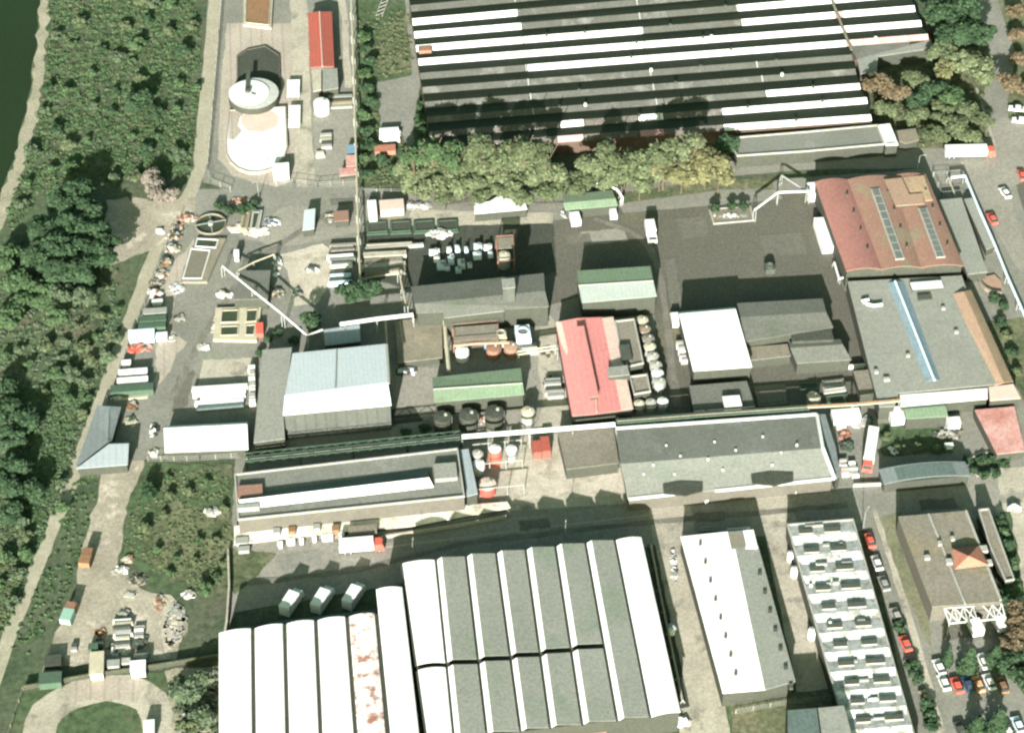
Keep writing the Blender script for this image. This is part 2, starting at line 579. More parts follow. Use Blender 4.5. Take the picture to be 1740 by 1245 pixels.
def gable(name, label, cat, A, R, B, he, hr, ms, wall='dark_wall', group=None, cap=None, ends=None):
    """A: two eave pixels, R: two ridge pixels, B: the two opposite eave pixels"""
    a = Q(A, he)
    r = Q(R, he + hr)
    b = Q(B, he)
    t = thing(name, label, cat, ctr(a + b), group)
    poly = inset([a[0], a[1], b[1], b[0]], 0.25)
    mb = MB()
    mb.prism(poly, 0.0, he - 0.12, 0, bottom=False)
    # gable ends
    for k in (0, 1):
        f = 0.985
        c0 = (a[k] + b[k]) / 2
        oth = (a[1 - k] + b[1 - k]) / 2
        ii = (oth - c0).normalized() * 0.2
        mb.face([a[k] + ii + Vector((0, 0, -.1)), b[k] + ii + Vector((0, 0, -.1)), r[k] + ii + Vector((0, 0, -.2))])
    mb.build('wall', wall, t)
    for m, q in zip(ms, ([a[0], a[1], r[1], r[0]], [r[0], r[1], b[1], b[0]])):
        mb = MB()
        mb.slab(q, 0.16)
        mb.build('roof_slope', m, t)
    if cap:
        mb = MB()
        mb.tube([r[0] + Vector((0, 0, .02)), r[1] + Vector((0, 0, .02))], 0.16, 6)
        mb.build('ridge_cap', cap, t)
    return t


def vault_mesh(mb, a1, a2, b1, b2, rise, n=8, m=0, m_end=1, th=0.2, drop=0.0):
    rows = []
    for i in range(n + 1):
        u = i / n
        z = rise * (1 - (2 * u - 1) ** 2)
        rows.append((a1.lerp(b1, u) + Vector((0, 0, z)), a2.lerp(b2, u) + Vector((0, 0, z))))
    for i in range(n):
        mb.slab([rows[i][0], rows[i][1], rows[i + 1][1], rows[i + 1][0]], th, m)
    return rows


def bbox_m(x0, y0, x1, y1, z=0.0):
    """centre and plan size of something seen at z between those pixels (for a thing set on the plant's grid)"""
    cx, cy = (x0 + x1) / 2, (y0 + y1) / 2
    mx, my = px_m(cx, cy, z)
    return P(cx, cy, z), abs(x1 - x0) * mx, abs(y1 - y0) * my


def roof_box(t, name, box, z, h, m, top=None, rot=GRID):
    """a piece standing on a roof: its top is seen between the pixels of box"""
    c, lx, ly = bbox_m(*box, z + h)
    mb = MB()
    mb.box((c.x, c.y, z), (lx, ly, h), rot, 0, None if top is None else 1)
    return mb.build(name, [m] if top is None else [m, top], t)

# ================================================================ ground
mb = MB()
mb.face([(-1500, -700, 0), (1500, -700, 0), (1500, 1600, 0), (-1500, 1600, 0)])
tag(mb.build('ground', 'scrub_ground'), kind='structure')

zone('river', [(-400, -120), (72, -120), (68, 0), (60, 90), (45, 190), (22, 275), (0, 335), (-60, 430), (-400, 520)], 'river', 0.5, 4)
zone('river_bank', [(70, -120), (86, -120), (82, 40), (74, 130), (60, 215), (40, 290), (14, 365), (-60, 480), (-60, 430), (0, 337), (23, 276), (46, 190), (61, 90), (69, 0)], 'gravel', 0.7, 2)
# grassland left and right of the works
zone('meadow', [(20, 420), (200, 450), (210, 560), (150, 690), (60, 900), (-10, 1050), (-80, 900)], 'meadow', 1.5, 4)
zone('meadow', [(180, 340), (310, 340), (270, 420), (190, 450)], 'dirt', 1.5, 2)
zone('meadow', [(100, 640), (190, 560), (170, 620), (140, 700), (90, 690)], 'dry_grass', 1.2, 2)
zone('meadow', [(604, -60), (710, -60), (720, 120), (735, 330), (612, 330)], 'meadow', 0.8, 2)
zone('meadow', [(640, 60), (705, 20), (708, 120), (650, 130)], 'dry_grass', 1.0, 2)
zone('gravel_patch', [(640, 140), (708, 128), (712, 170), (690, 230), (650, 228)], 'asphalt_old', 0.6, 2)
zone('meadow', [(1570, -80), (1740, -80), (1900, 60), (1760, 260), (1480, 260), (1480, 150), (1590, 90)], 'dry_grass', 1.0, 3)
zone('meadow', [(1690, 280), (1900, 270), (1900, 560), (1740, 520)], 'asphalt_brown', 0.5, 3)

# the yard of the works: one old concrete sheet, patched
zone('yard', [(328, 350), (610, 335), (700, 350), (960, 345), (1390, 300), (1660, 280), (1790, 560), (1790, 900), (1400, 900), (400, 960), (388, 930), (400, 780), (250, 780), (150, 800), (130, 790), (215, 560), (280, 400)], 'asphalt_old', 0.4, 3)
zone('yard', [(352, -60), (604, -60), (606, 320), (540, 330), (395, 322), (345, 310), (352, 200)], 'asphalt_old', 0.3, 3)
zone('yard', [(385, 40), (515, 40), (520, 300), (470, 318), (395, 300), (372, 268), (378, 120)], 'concrete_pink', 0.3, 2)
zone('lane', [(490, -60), (520, -60), (526, 120), (530, 240), (540, 330), (505, 330), (500, 200), (496, 60)], 'concrete', 0.2, 2)
zone('yard', [(532, 190), (604, 188), (606, 318), (536, 320)], 'asphalt', 0.3, 2)
zone('kerb_strip', [(376, 120), (384, 120), (378, 262), (402, 292), (442, 305), (440, 311), (398, 300), (370, 270)], 'stone_edge', 0.1, 2)

# Tovarni street and the crossing
zone('street', [(318, 322), (600, 318), (700, 326), (1240, 268), (1360, 258), (1600, 252), (1660, 240), (1760, 236), (1760, 268), (1640, 286), (1380, 288), (1240, 300), (1000, 340), (700, 352), (560, 345), (330, 352)], 'asphalt_old', 0.15, 3)
zone('pavement', [(1240, 270), (1400, 259), (1400, 264), (1240, 277)], 'concrete_pale', 0.1, 3)
strip('service_road', [(372, -60), (366, 0), (352, 150), (338, 290), (322, 335), (296, 365)], 3.6, 'track', 0.12)
strip('dirt_track', [(296, 362), (262, 430), (226, 530), (190, 630), (150, 740), (108, 850), (60, 970), (20, 1070), (-20, 1180)], 3.3, 'track', 0.18)
zone('path', [(240, 340), (330, 335), (330, 360), (270, 420), (200, 440), (195, 380)], 'dirt', 0.8, 2)
# the eastern road
strip('road', [(1668, -60), (1676, 5), (1706, 90), (1694, 150), (1690, 185), (1700, 245), (1700, 300), (1730, 400), (1775, 530)], 6.8, 'asphalt_old', 0.1)
zone('road', [(1630, 272), (1700, 200), (1800, 215), (1800, 280), (1712, 320), (1760, 480), (1724, 450), (1660, 330)], 'asphalt', 0.15, 3)
zone('kerb', [(1658, 150), (1661, 150), (1692, 246), (1688, 247)], 'stone_edge')

# inner yards
zone('yard', [(872, 388), (960, 372), (1060, 352), (1260, 338), (1385, 322), (1425, 470), (1470, 560), (1500, 690), (1160, 705), (1128, 700), (1112, 540), (1095, 470), (930, 520)], 'asphalt_brown', 0.15, 3)
zone('verge', [(1050, 345), (1225, 318), (1322, 326), (1330, 338), (1260, 345), (1060, 362)], 'asphalt_old', 0.15, 3)
zone('verge', [(1040, 330), (1220, 305), (1310, 305), (1318, 322), (1225, 322), (1050, 347)], 'dry_grass', 0.3, 2)
zone('yard', [(480, 352), (520, 350), (560, 385), (610, 372), (612, 395), (540, 410), (470, 420), (400, 400), (430, 395)], 'asphalt', 0.4, 2)
zone('yard', [(700, 355), (872, 362), (940, 362), (940, 385), (870, 392), (790, 395), (690, 380)], 'concrete', 0.3, 2)
zone('yard', [(476, 432), (548, 414), (575, 440), (560, 480), (540, 515), (500, 520), (490, 470)], 'concrete_pale', 0.4, 2)
zone('yard', [(320, 420), (330, 405), (300, 500), (290, 560), (330, 590), (300, 620), (262, 660), (270, 530), (278, 470)], 'concrete_pink', 0.5, 2)
zone('yard', [(330, 575), (440, 575), (438, 612), (345, 618), (325, 640), (300, 690), (262, 690), (300, 600)], 'asphalt_old', 0.4, 2)
zone('yard', [(345, 612), (432, 608), (428, 650), (335, 655)], 'concrete', 0.3, 2)
zone('yard', [(610, 395), (700, 385), (940, 380), (945, 460), (925, 470), (690, 490), (612, 470)], 'bitumen', 0.2, 2)  # shade of the mid grey hall, painted as dark ground
zone('yard', [(760, 530), (925, 515), (942, 560), (965, 735), (780, 745), (660, 760), (665, 620), (745, 625)], 'asphalt', 0.2, 2)
zone('yard', [(924, 520), (942, 545), (968, 705), (985, 725), (905, 735), (925, 690), (912, 600)], 'concrete', 0.3, 2)
zone('yard', [(785, 750), (950, 735), (962, 800), (1060, 795), (1068, 855), (860, 868), (640, 915), (400, 915), (400, 890), (780, 845)], 'concrete', 0.2, 2)
zone('yard', [(880, 770), (962, 760), (970, 800), (1058, 795), (1064, 840), (862, 850)], 'concrete_pale', 0.5, 2)
zone('yard', [(1400, 690), (1720, 670), (1790, 800), (1790, 850), (1640, 850), (1420, 850)], 'asphalt_old', 0.2, 3)
zone('yard', [(1490, 720), (1610, 715), (1620, 770), (1500, 775)], 'meadow', 0.5, 2)
zone('yard', [(1672, 545), (1740, 540), (1780, 690), (1738, 680), (1690, 590)], 'dry_grass', 0.4, 2)

# the cross street south of the works
zone('street', [(400, 905), (640, 925), (870, 880), (1060, 858), (1420, 826), (1500, 822), (1780, 800), (1800, 900), (1540, 870), (1500, 900), (1350, 905), (1130, 925), (690, 990), (400, 1040), (390, 1060), (388, 940)], 'asphalt', 0.15, 3)
zone('lawn', [(390, 930), (470, 940), (432, 985), (398, 1010), (388, 990)], 'dry_grass', 0.3, 1.5)
zone('kerb', [(640, 930), (880, 900), (1150, 868), (1150, 870), (880, 903), (640, 933)], 'stone_edge')
zone('side_street', [(1102, 862), (1172, 858), (1250, 1300), (1160, 1300), (1135, 1050)], 'concrete', 0.15, 3)
zone('side_street', [(1285, 842), (1340, 838), (1370, 940), (1440, 1300), (1380, 1300), (1310, 960)], 'concrete', 0.15, 3)
zone('pavement', [(1450, 828), (1530, 822), (1545, 900), (1640, 1300), (1560, 1300), (1490, 960)], 'asphalt_old', 0.15, 3)
zone('verge', [(1480, 880), (1530, 870), (1592, 1035), (1625, 1180), (1570, 1080), (1520, 960)], 'pale_grass', 0.3, 2)
zone('path', [(1482, 866), (1490, 866), (1560, 1080), (1610, 1260), (1596, 1260), (1548, 1080)], 'concrete', 0.2, 3)
zone('car_park', [(1575, 1020), (1700, 1035), (1712, 1100), (1740, 1180), (1800, 1300), (1620, 1300), (1585, 1120)], 'asphalt_old', 0.2, 3)
zone('verge', [(1700, 1030), (1800, 1000), (1800, 1190), (1740, 1180), (1705, 1100)], 'meadow', 0.5, 2)
zone('verge', [(1690, 860), (1780, 840), (1800, 1010), (1710, 1030)], 'concrete', 0.5, 2)
zone('verge', [(1700, 870), (1716, 868), (1742, 1010), (1712, 1030)], 'meadow', 0.4, 2)
zone('lawn', [(1240, 1180), (1430, 1170), (1500, 1300), (1250, 1300)], 'dry_grass', 0.3, 2)
zone('verge', [(1100, 925), (1112, 925), (1172, 1200), (1150, 1205)], 'bitumen', 0.2, 2)

# the south-western waste ground
zone('dirt_road', [(180, 780), (245, 782), (232, 830), (212, 880), (200, 960), (240, 1000), (290, 1010), (320, 1060), (300, 1120), (110, 1130), (60, 1160), (90, 1090), (130, 1000), (150, 900)], 'dirt', 0.6, 2)
zone('mound', [(250, 785), (395, 790), (396, 900), (388, 1010), (340, 1015), (265, 1000), (210, 940), (208, 900), (228, 830)], 'meadow', 0.7, 2)
zone('mound', [(300, 850), (390, 870), (390, 960), (330, 1000), (240, 950), (250, 890)], 'dry_grass', 0.9, 2)
zone('lawn', [(40, 1172), (370, 1128), (370, 1300), (0, 1300)], 'meadow', 0.3, 2)
strip('gravel_road', [(60, 1300), (66, 1225), (95, 1190), (150, 1170), (215, 1165), (262, 1185), (272, 1240), (280, 1310)], 7.2, 'concrete', 0.3)
strip('gravel_road', [(120, 1172), (190, 1166), (240, 1175)], 6.0, 'concrete_pink', 0.3)
zone('rubble_ground', [(280, 1140), (370, 1130), (370, 1300), (300, 1300), (290, 1200)], 'gravel', 0.6, 2)
zone('rubble_ground', [(282, 1020), (315, 1035), (308, 1090), (280, 1110), (272, 1060)], 'concrete', 0.4, 2)

strip('path', [(694, -30), (699, 40), (708, 100), (706, 150), (690, 235), (700, 250)], 2.6, 'asphalt_old', .2)
strip('path', [(576, -20), (586, 30), (588, 100), (592, 150)], 2.0, 'concrete', .2)

# worn patches, repairs and wheel tracks on the paving
for pts, m in (
        ([(985, 395), (1060, 388), (1068, 410), (992, 418)], 'asphalt'), ([(1150, 372), (1200, 368), (1206, 400), (1158, 406)], 'asphalt_patch'),
        ([(1290, 400), (1360, 396), (1372, 430), (1300, 436)], 'asphalt_patch'), ([(1128, 440), (1146, 438), (1160, 520), (1140, 524)], 'asphalt_patch'),
        ([(960, 400), (1000, 396), (1006, 412), (964, 416)], 'asphalt_patch'), ([(1130, 600), (1146, 598), (1160, 690), (1140, 692)], 'asphalt_patch'),
        ([(300, 640), (330, 630), (318, 690), (292, 700)], 'asphalt_patch'), ([(640, 700), (700, 690), (720, 715), (650, 725)], 'bitumen'),
        ([(880, 885), (930, 880), (936, 896), (884, 902)], 'asphalt_patch'), ([(1180, 872), (1230, 868), (1232, 884), (1184, 888)], 'asphalt_patch'),
        ([(470, 945), (540, 935), (548, 958), (480, 970)], 'asphalt_old'), ([(1560, 850), (1620, 846), (1630, 862), (1566, 868)], 'asphalt_patch'),
        ([(1690, 800), (1760, 790), (1770, 830), (1700, 840)], 'concrete'), ([(740, 340), (800, 336), (802, 344), (742, 350)], 'asphalt_patch'),
        ([(1600, 1060), (1650, 1050), (1660, 1080), (1606, 1090)], 'asphalt_patch'), ([(560, 340), (640, 334), (642, 344), (562, 350)], 'asphalt_patch'),
        ([(1188, 905), (1196, 905), (1200, 920), (1190, 920)], 'bitumen')):
    zone('asphalt_patch', pts, m, .25, 1.2)
for line, w in ((((1010, 372), (1090, 400), (1120, 450), (1135, 560), (1150, 690)), 1.6), (((420, 990), (600, 970), (800, 921), (1100, 888), (1440, 858)), 1.5),
                (((560, 360), (500, 400), (420, 460), (350, 560), (290, 680)), 1.6)):
    strip('wheel_track', line, w, 'wheel_mark', .3)

# ================================================================ the large north hall (shed roofs)
ROWS = {  # left pixel, right pixel (middle of the pale slope), coverings from left to right as (pixel, material)
    0: ((694, -9), (1540, -88), [(9999, 'strip_felt')]),
    1: ((698, 15), (1545, -62), [(9999, 'strip_felt')]),
    2: ((701, 38), (1548, -37), [(876, 'white_roof'), (9999, 'strip_felt')]),
    3: ((704, 60), (1546, -10), [(884, 'white_roof'), (1250, 'strip_felt'), (9999, 'white_roof')]),
    4: ((707, 83), (1556, 15), [(887, 'white_roof'), (1088, 'white_roof'), (1256, 'strip_felt'), (1418, 'white_roof'), (1430, 'white_roof_pink'), (9999, 'white_roof')]),
    5: ((711, 106), (1567, 40), [(1091, 'white_roof'), (1428, 'white_roof'), (9999, 'white_roof')]),
    6: ((714, 130), (1579, 63), [(894, 'strip_felt'), (1437, 'white_roof'), (9999, 'white_roof_pink')]),
    7: ((718, 154), (1450, 98), [(9999, 'strip_felt')]),
    8: ((722, 179), (1456, 122), [(9999, 'strip_felt')]),
    9: ((726, 204), (1463, 147), [(1300, 'strip_felt'), (9999, 'white_roof')]),
    10: ((729, 229), (1475, 171), [(915, 'grey_ruin'), (950, 'strip_felt'), (990, 'white_roof'), (1082, 'grey_ruin'), (1125, 'white_roof'), (1225, 'grey_ruin'), (9999, 'white_roof')]),
    11: ((733, 252), (1482, 200), [(945, 'grey_ruin'), (990, 'white_roof_pink'), (1085, 'grey_ruin'), (1127, 'white_roof_pink'), (1228, 'grey_ruin'), (9999, 'white_roof')]),
}
HV, HR = 4.6, 1.0
hall = thing('shed_roof_hall', 'huge factory hall with many parallel white and grey shed roofs beside the tree-lined street', 'factory hall', ctr(Q([(690, 0), (1480, 0), (1480, 200), (730, 240)], 0)))
edge = {}
for i in ROWS:
    (xl, yl), (xr, yr), cov = ROWS[i]
    sl = (yr - yl) / (xr - xl)
    f0, f1 = P(xl, yl + 4.9, HV), P(xr, yr + 4.6, HV)
    r0, r1 = P(xl - 1, yl - 5.6, HV + HR), P(xr - 2, yr - 5.2, HV + HR)
    edge[i] = (f0, f1, r0, r1, xl, xr)
for i in ROWS:
    f0, f1, r0, r1, xl, xr = edge[i]
    cov = ROWS[i][2]
    mats_, mb, x0 = [], MB(), xl
    for xe, m in cov:
        xe = min(xe, xr)
        t0, t1 = (x0 - xl) / (xr - xl), (xe - xl) / (xr - xl)
        g = 0.12 / (f1 - f0).length
        if m not in mats_:
            mats_.append(m)
        mb.slab([f0.lerp(f1, t0 + g), f0.lerp(f1, t1 - g), r0.lerp(r1, t1 - g), r0.lerp(r1, t0 + g)], 0.12, mats_.index(m))
        x0 = xe
    bay = mb.build('roof_bay', mats_, hall)
    # glazed back slope down to the next gutter
    mb = MB()
    if i > 0:
        n0, n1 = edge[i - 1][0], edge[i - 1][1]
        ll = (n1 - n0).length
        tt = min(1.0, (xr - 6 - edge[i - 1][4]) / (edge[i - 1][5] - edge[i - 1][4]))
        q1 = n0.lerp(n1, tt)
        mb.slab([r0 + Vector((0, 0, -.03)), r1 + Vector((0, 0, -.03)), q1 + Vector((0, 0, -.14)), n0 + Vector((0, 0, -.14))], 0.1, 0)
        mb.build('skylight', 'north_glazing', bay)
    # fire wall copings that divide the slope and little vents on the ridge
    if i < 11:
        for xd in (884 + (i - 4) * 4, 1088 + (i - 4) * 5, 1258 + (i - 4) * 9):
            t0 = (xd - xl) / (xr - xl)
            if 0 < t0 < 1:
                mb = MB()
                mb.beam(f0.lerp(f1, t0) + Vector((0, 0, .02)), r0.lerp(r1, t0) + Vector((0, 0, .02)), 0.35, 0.12)
                mb.build('coping', 'grey_paint', bay)
    if i > 2:
        for k in range(3):
            t0 = random.uniform(0.2, 0.9)
            mb = MB()
            p = r0.lerp(r1, t0)
            mb.box((p.x, p.y - .3, p.z - .15), (0.7, 0.7, 0.75), GRID, 0)
            mb.build('roof_vent', random.choice(['dark_paint', 'dark_paint', 'white_paint']), bay)
mb = MB()
mb.beam(P(1409, -10, 5.75), P(1447, 86, 5.75), .7, .15)
mb.build('coping', 'pad_concrete', hall)
mb = MB()   # outer walls below the gutters
A = [edge[i][0] for i in sorted(edge, reverse=True)]
Bm = [edge[i][1] for i in sorted(edge)]
mb.prism(inset(A + Bm, 0.2), 0, HV - 0.2)
mb.build('wall', 'brick_wall', hall)
mb = MB()   # triangular gable ends
for i in range(1, 12):
    f0, f1, r0, r1, xl, xr = edge[i]
    n0 = edge[i - 1][0]
    mb.face([f0 + Vector((.15, 0, -.15)), r0 + Vector((.15, 0, -.12)), n0 + Vector((.15, 0, -.3))])
mb.build('gable_end', 'brick_wall', hall)
# little link roof on the east side
flat('link_building', 'pale grey flat link roof between the shed hall and the autumn trees', 'building',
     [(1442, 76), (1582, 66), (1584, 82), (1492, 96), (1490, 122), (1462, 126), (1456, 100)], 4.4, 'grey_roof', par=None)
flat('street_annex', 'long grey felt roof of the annex along the street south of the shed hall', 'building',
     [(1236, 235), (1372, 224), (1491, 213), (1503, 246), (1372, 258), (1252, 266)], 4.0, 'grey_roof_shed', par='pale_paint')
flat('entrance_block', 'narrow white roof at the eastern end of the grey street annex', 'building',
     [(1492, 214), (1512, 212), (1526, 246), (1505, 247)], 4.3, 'white_roof', par='white_paint')
flat('kiosk', 'small grey brown flat roof shed among the trees at the crossing', 'building',
     [(1524, 222), (1556, 218), (1562, 238), (1540, 244), (1528, 240)], 2.6, 'brown_roof')

# ================================================================ red brown hall with three vaults
vh = thing('vaulted_hall', 'red brown hall with three parallel barrel vaults and two rooflight strips', 'factory hall', ctr(Q([(1385, 308), (1570, 295), (1638, 460), (1437, 465)], 0)))
H = 6.2
bounds = [((1384, 309), (1438, 461)), ((1440, 305), (1499, 458)), ((1515, 299), (1566, 455)), ((1573, 296), (1638, 452))]
mb_w = MB()
for k in range(3):
    a1, a2 = P(*bounds[k][0], H), P(*bounds[k][1], H)
    b1, b2 = P(*bounds[k + 1][0], H), P(*bounds[k + 1][1], H)
    mb = MB()
    rows = vault_mesh(mb, a1, a2, b1, b2, .8, 10)
    rv = mb.build('roof_vault', ['red_brown_roof', 'rust_roof', 'rust_roof'][k], vh)
    mb = MB()
    mb.face([r[1] + Vector((0, .3, -.1)) for r in rows] + [Vector((a2.x, a2.y + .3, H - .4)), ][:0])
    mb.build('gable_end', 'dark_wall', vh)
    if k:
        c1, c2 = a1.lerp(b1, .5), a2.lerp(b2, .5)
        s1, s2 = (0.16, 0.93) if k == 1 else (0.4, 0.93)
        p, q = c1.lerp(c2, s1), c1.lerp(c2, s2)
        p.z = q.z = H + .76
        mb = MB()
        mb.beam(p, q, 2.3, 0.35)
        sk = mb.build('rooflight', 'pale_paint', rv)
        mb = MB()
        n = 9
        for j in range(n):
            u, v = p.lerp(q, (j + .08) / n), p.lerp(q, (j + .95) / n)
            mb.beam(u + Vector((0, 0, .352)), v + Vector((0, 0, .352)), 1.7, 0.05)
        mb.build('glazing', 'skylight_glass', sk)
    for j in range(4):
        p = a1.lerp(a2, .2 + .2 * j).lerp(b1.lerp(b2, .2 + .2 * j), .78)
        mb = MB()
        mb.cyl((p.x, p.y, H + .3), .3, 0.9, 8)
        mb.build('roof_vent', 'dark_paint', rv)
wall_part(vh, inset(Q([b[0] for b in (bounds[0], bounds[3])] + [b[1] for b in (bounds[3], bounds[0])], H), .35), H - 0.1)
flat('stair_block', 'beige stepped roof block on the back of the red brown vaulted hall', 'building',
     [(1502, 305), (1532, 302), (1545, 330), (1567, 328), (1571, 346), (1522, 350)], 7.4, 'beige_roof')
flat('rear_lean_to', 'dull beige flat roof behind the red brown vaults along the street', 'building',
     [(1535, 301), (1570, 298), (1585, 340), (1572, 341), (1566, 326), (1547, 328)], 7.1, 'tan_roof')
flat('speckled_annex', 'long pale grey speckled flat roof between the vaulted hall and the blue pipe', 'building',
     [(1593, 340), (1634, 336), (1678, 462), (1644, 466)], 3.0, 'grey_roof')
flat('slim_annex', 'narrow weathered grey roof strip with hatches beside the blue street pipe', 'building',
     [(1638, 338), (1652, 336), (1690, 418), (1676, 424)], 2.4, 'grey_roof')

# ================================================================ the wide grey hall
gh = flat('grey_hall', 'very wide grey flat roofed hall with a blue glazed ridge south of red vaults', 'factory hall',
          [(1440, 478), (1634, 468), (1700, 652), (1527, 668), (1520, 690), (1494, 691)], 4.6, 'grey_roof', par=None)
p0, p1, q0, q1 = P(1508, 480, 4.62), P(1535, 477, 4.62), P(1573, 648, 4.62), P(1598, 645, 4.62)
r0, r1 = P(1521, 478, 5.5), P(1588, 646, 5.5)
mb = MB()
mb.slab([p0, q0, r1, r0], .1)
mb.slab([r0, r1, q1, p1], .1)
rl = mb.build('rooflight', 'blue_glazing', gh)
mb = MB()
mb.tube([r0 + Vector((0, 0, .08)), r1 + Vector((0, 0, .08))], .3, 6)
mb.build('ridge_cap', 'pale_blue_paint', rl)
roof_box(gh, 'roof_hatch', (1548, 478, 1602, 491), 4.6, .8, 'dark_paint', 'white_paint')
roof_box(gh, 'roof_hatch', (1560, 500, 1583, 509), 4.6, .6, 'dark_paint')
for bx in ((1486, 627, 1492, 632), (1502, 640, 1512, 645), (1600, 520, 1606, 524), (1540, 600, 1546, 604), (1622, 560, 1628, 564)):
    roof_box(gh, 'roof_vent', bx, 4.6, .6, 'pale_paint')
du = [P(x, y, 5.1) for x, y in ((1499, 517), (1484, 519), (1473, 516), (1466, 511), (1476, 509))]
mb = MB()
mb.tube(du, .42, 8)
mb.build('duct', 'white_paint', gh)
gable('tan_lean_to', 'long tan brown pitched roof along the eastern edge of the wide grey hall', 'building',
      [(1612, 500), (1690, 655)], [(1638, 495), (1706, 650)], [(1650, 492), (1722, 648)], 4.2, 1.5, ['beige_roof', 'tan_roof'])
flat('loading_canopy', 'long bright white canopy roof on the south front of the wide grey hall', 'canopy',
     [(1527, 671), (1678, 659), (1678, 677), (1532, 690)], 4.2, 'white_roof')
flat('corner_canopy', 'white and pink canopy corner below the tan brown pitched roof', 'canopy',
     [(1680, 657), (1722, 652), (1734, 676), (1682, 680)], 4.3, 'pink_roof')
gable('green_shed', 'pale green low roof shed tucked under the white loading canopy', 'shed',
      [(1534, 690), (1606, 684)], [(1536, 695), (1607, 689)], [(1540, 711), (1611, 707)], 4.0, .3, ['green_roof', 'green_roof'])

# ================================================================ green roofed store, green workshop, green gate shed
gable('green_gate_shed', 'light green roofed shed under the street trees at the yard gate', 'shed',
      [(956, 331), (1040, 323)], [(957, 345), (1046, 337)], [(960, 357), (1050, 349)], 3.2, .6, ['green_roof', 'green_roof'])
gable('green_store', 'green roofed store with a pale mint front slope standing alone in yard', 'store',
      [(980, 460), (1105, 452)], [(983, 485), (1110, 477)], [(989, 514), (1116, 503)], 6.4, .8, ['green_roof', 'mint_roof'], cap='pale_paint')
gable('green_workshop', 'green roofed workshop north of the round tanks beside the grey tower hall', 'workshop',
      [(734, 641), (885, 625)], [(736, 661), (888, 651)], [(738, 683), (891, 670)], 5.0, .75, ['green_roof', 'green_roof'], cap='pale_paint')

# ================================================================ red hall
rh = gable('red_hall', 'bright red pitched roof hall with a long dark ridge lantern', 'factory hall',
           [(944, 547), (972, 706)], [(984, 540), (1012, 703)], [(1042, 538), (1076, 694)], 4.6, 1.1, ['red_roof', 'red_roof'])
mb = MB()
mb.slab([P(1023, 540, 5.1), P(1042, 538, 4.68), P(1076, 694, 4.68), P(1056, 696, 5.1)], .08)
mb.build('eave_sheet', 'pink_roof', rh)
mb = MB()
mb.slab([P(944, 547, 4.69), P(954, 546, 4.95), P(975, 640, 4.95), P(969, 642, 4.69)], .06)
mb.build('eave_sheet', 'pink_roof', rh)
a, b = P(985, 552, 7.2), P(1010, 672, 7.2)
mb = MB()
mb.beam(Vector((a.x, a.y, 5.4)), Vector((b.x, b.y, 5.4)), 1.7, 1.3)
ln = mb.build('lantern', 'brick_wall', rh)
mb = MB()
mb.beam(Vector((a.x, a.y, 6.7)), Vector((b.x, b.y, 6.7)), 2.1, .14)
mb.build('lantern_roof', 'red_roof', ln)
mb = MB()
mb.tube([P(1011, 640, 5.9), P(1014, 700, 5.9)], .15, 6)
mb.build('ridge_cap', 'pink_roof', rh)
ra = flat('red_hall_annex', 'dark flat roof annex with pale parapet on the east of red hall', 'building',
          [(1044, 546), (1078, 542), (1094, 618), (1066, 624), (1054, 600)], 4.4, 'brown_roof', par='pale_paint')
roof_box(ra, 'roof_box', (1054, 585, 1072, 612), 4.4, 1.0, 'dark_paint')
flat('lift_tower', 'small dark raised box roof across the red hall and its annex', 'building',
     [(1032, 624), (1066, 620), (1070, 636), (1034, 640)], 6.4, 'grey_roof')
flat('pump_house', 'small olive grey flat roof below the lift box beside red hall', 'building',
     [(1069, 640), (1100, 636), (1106, 666), (1077, 671)], 3.6, 'brown_roof', par='pale_paint')

# ================================================================ white hall and its grey neighbours
wh = gable('white_roof_hall', 'bright white square roof hall at the edge of the big yard', 'factory hall',
           [(1153, 530), (1249, 522)], [(1154, 533), (1250, 525)], [(1178, 630), (1278, 623)], 5.4, 1.7, ['white_roof', 'white_roof'])
gable('grey_shed_hall', 'grey double pitched roof hall joined to the white roofed hall', 'factory hall',
      [(1252, 515), (1398, 507)], [(1258, 539), (1404, 530)], [(1266, 580), (1416, 556)], 5.2, .6, ['felt_dark', 'felt_dark'])
flat('dark_bay', 'dark flat roof bay notched between the two grey roof slopes', 'building',
     [(1343, 559), (1412, 556), (1417, 577), (1346, 580)], 5.1, 'bitumen')
gable('small_grey_hall', 'lower grey pitched roof south of the dark bay', 'building',
      [(1340, 581), (1428, 576)], [(1343, 591), (1432, 585)], [(1354, 617), (1447, 611)], 4.0, .4, ['felt_dark', 'grey_roof_shed'])
flat('brown_link', 'brown low link roof between the white hall and the lower grey roof', 'building',
     [(1268, 590), (1338, 584), (1344, 604), (1276, 612)], 3.0, 'brown_roof')
lg = flat('transformer_house', 'pale grey flat roof house with a white box south of white hall', 'building',
          [(1171, 655), (1269, 647), (1283, 690), (1179, 699)], 3.2, 'felt_dark')
roof_box(lg, 'roof_box', (1229, 672, 1259, 690), 3.2, 1.2, 'grey_paint', 'white_paint')
flat('gate_lodge', 'small brown grey roof beside the wide grey hall west wall', 'building',
     [(1450, 630), (1484, 627), (1498, 664), (1462, 672)], 2.8, 'brown_roof')

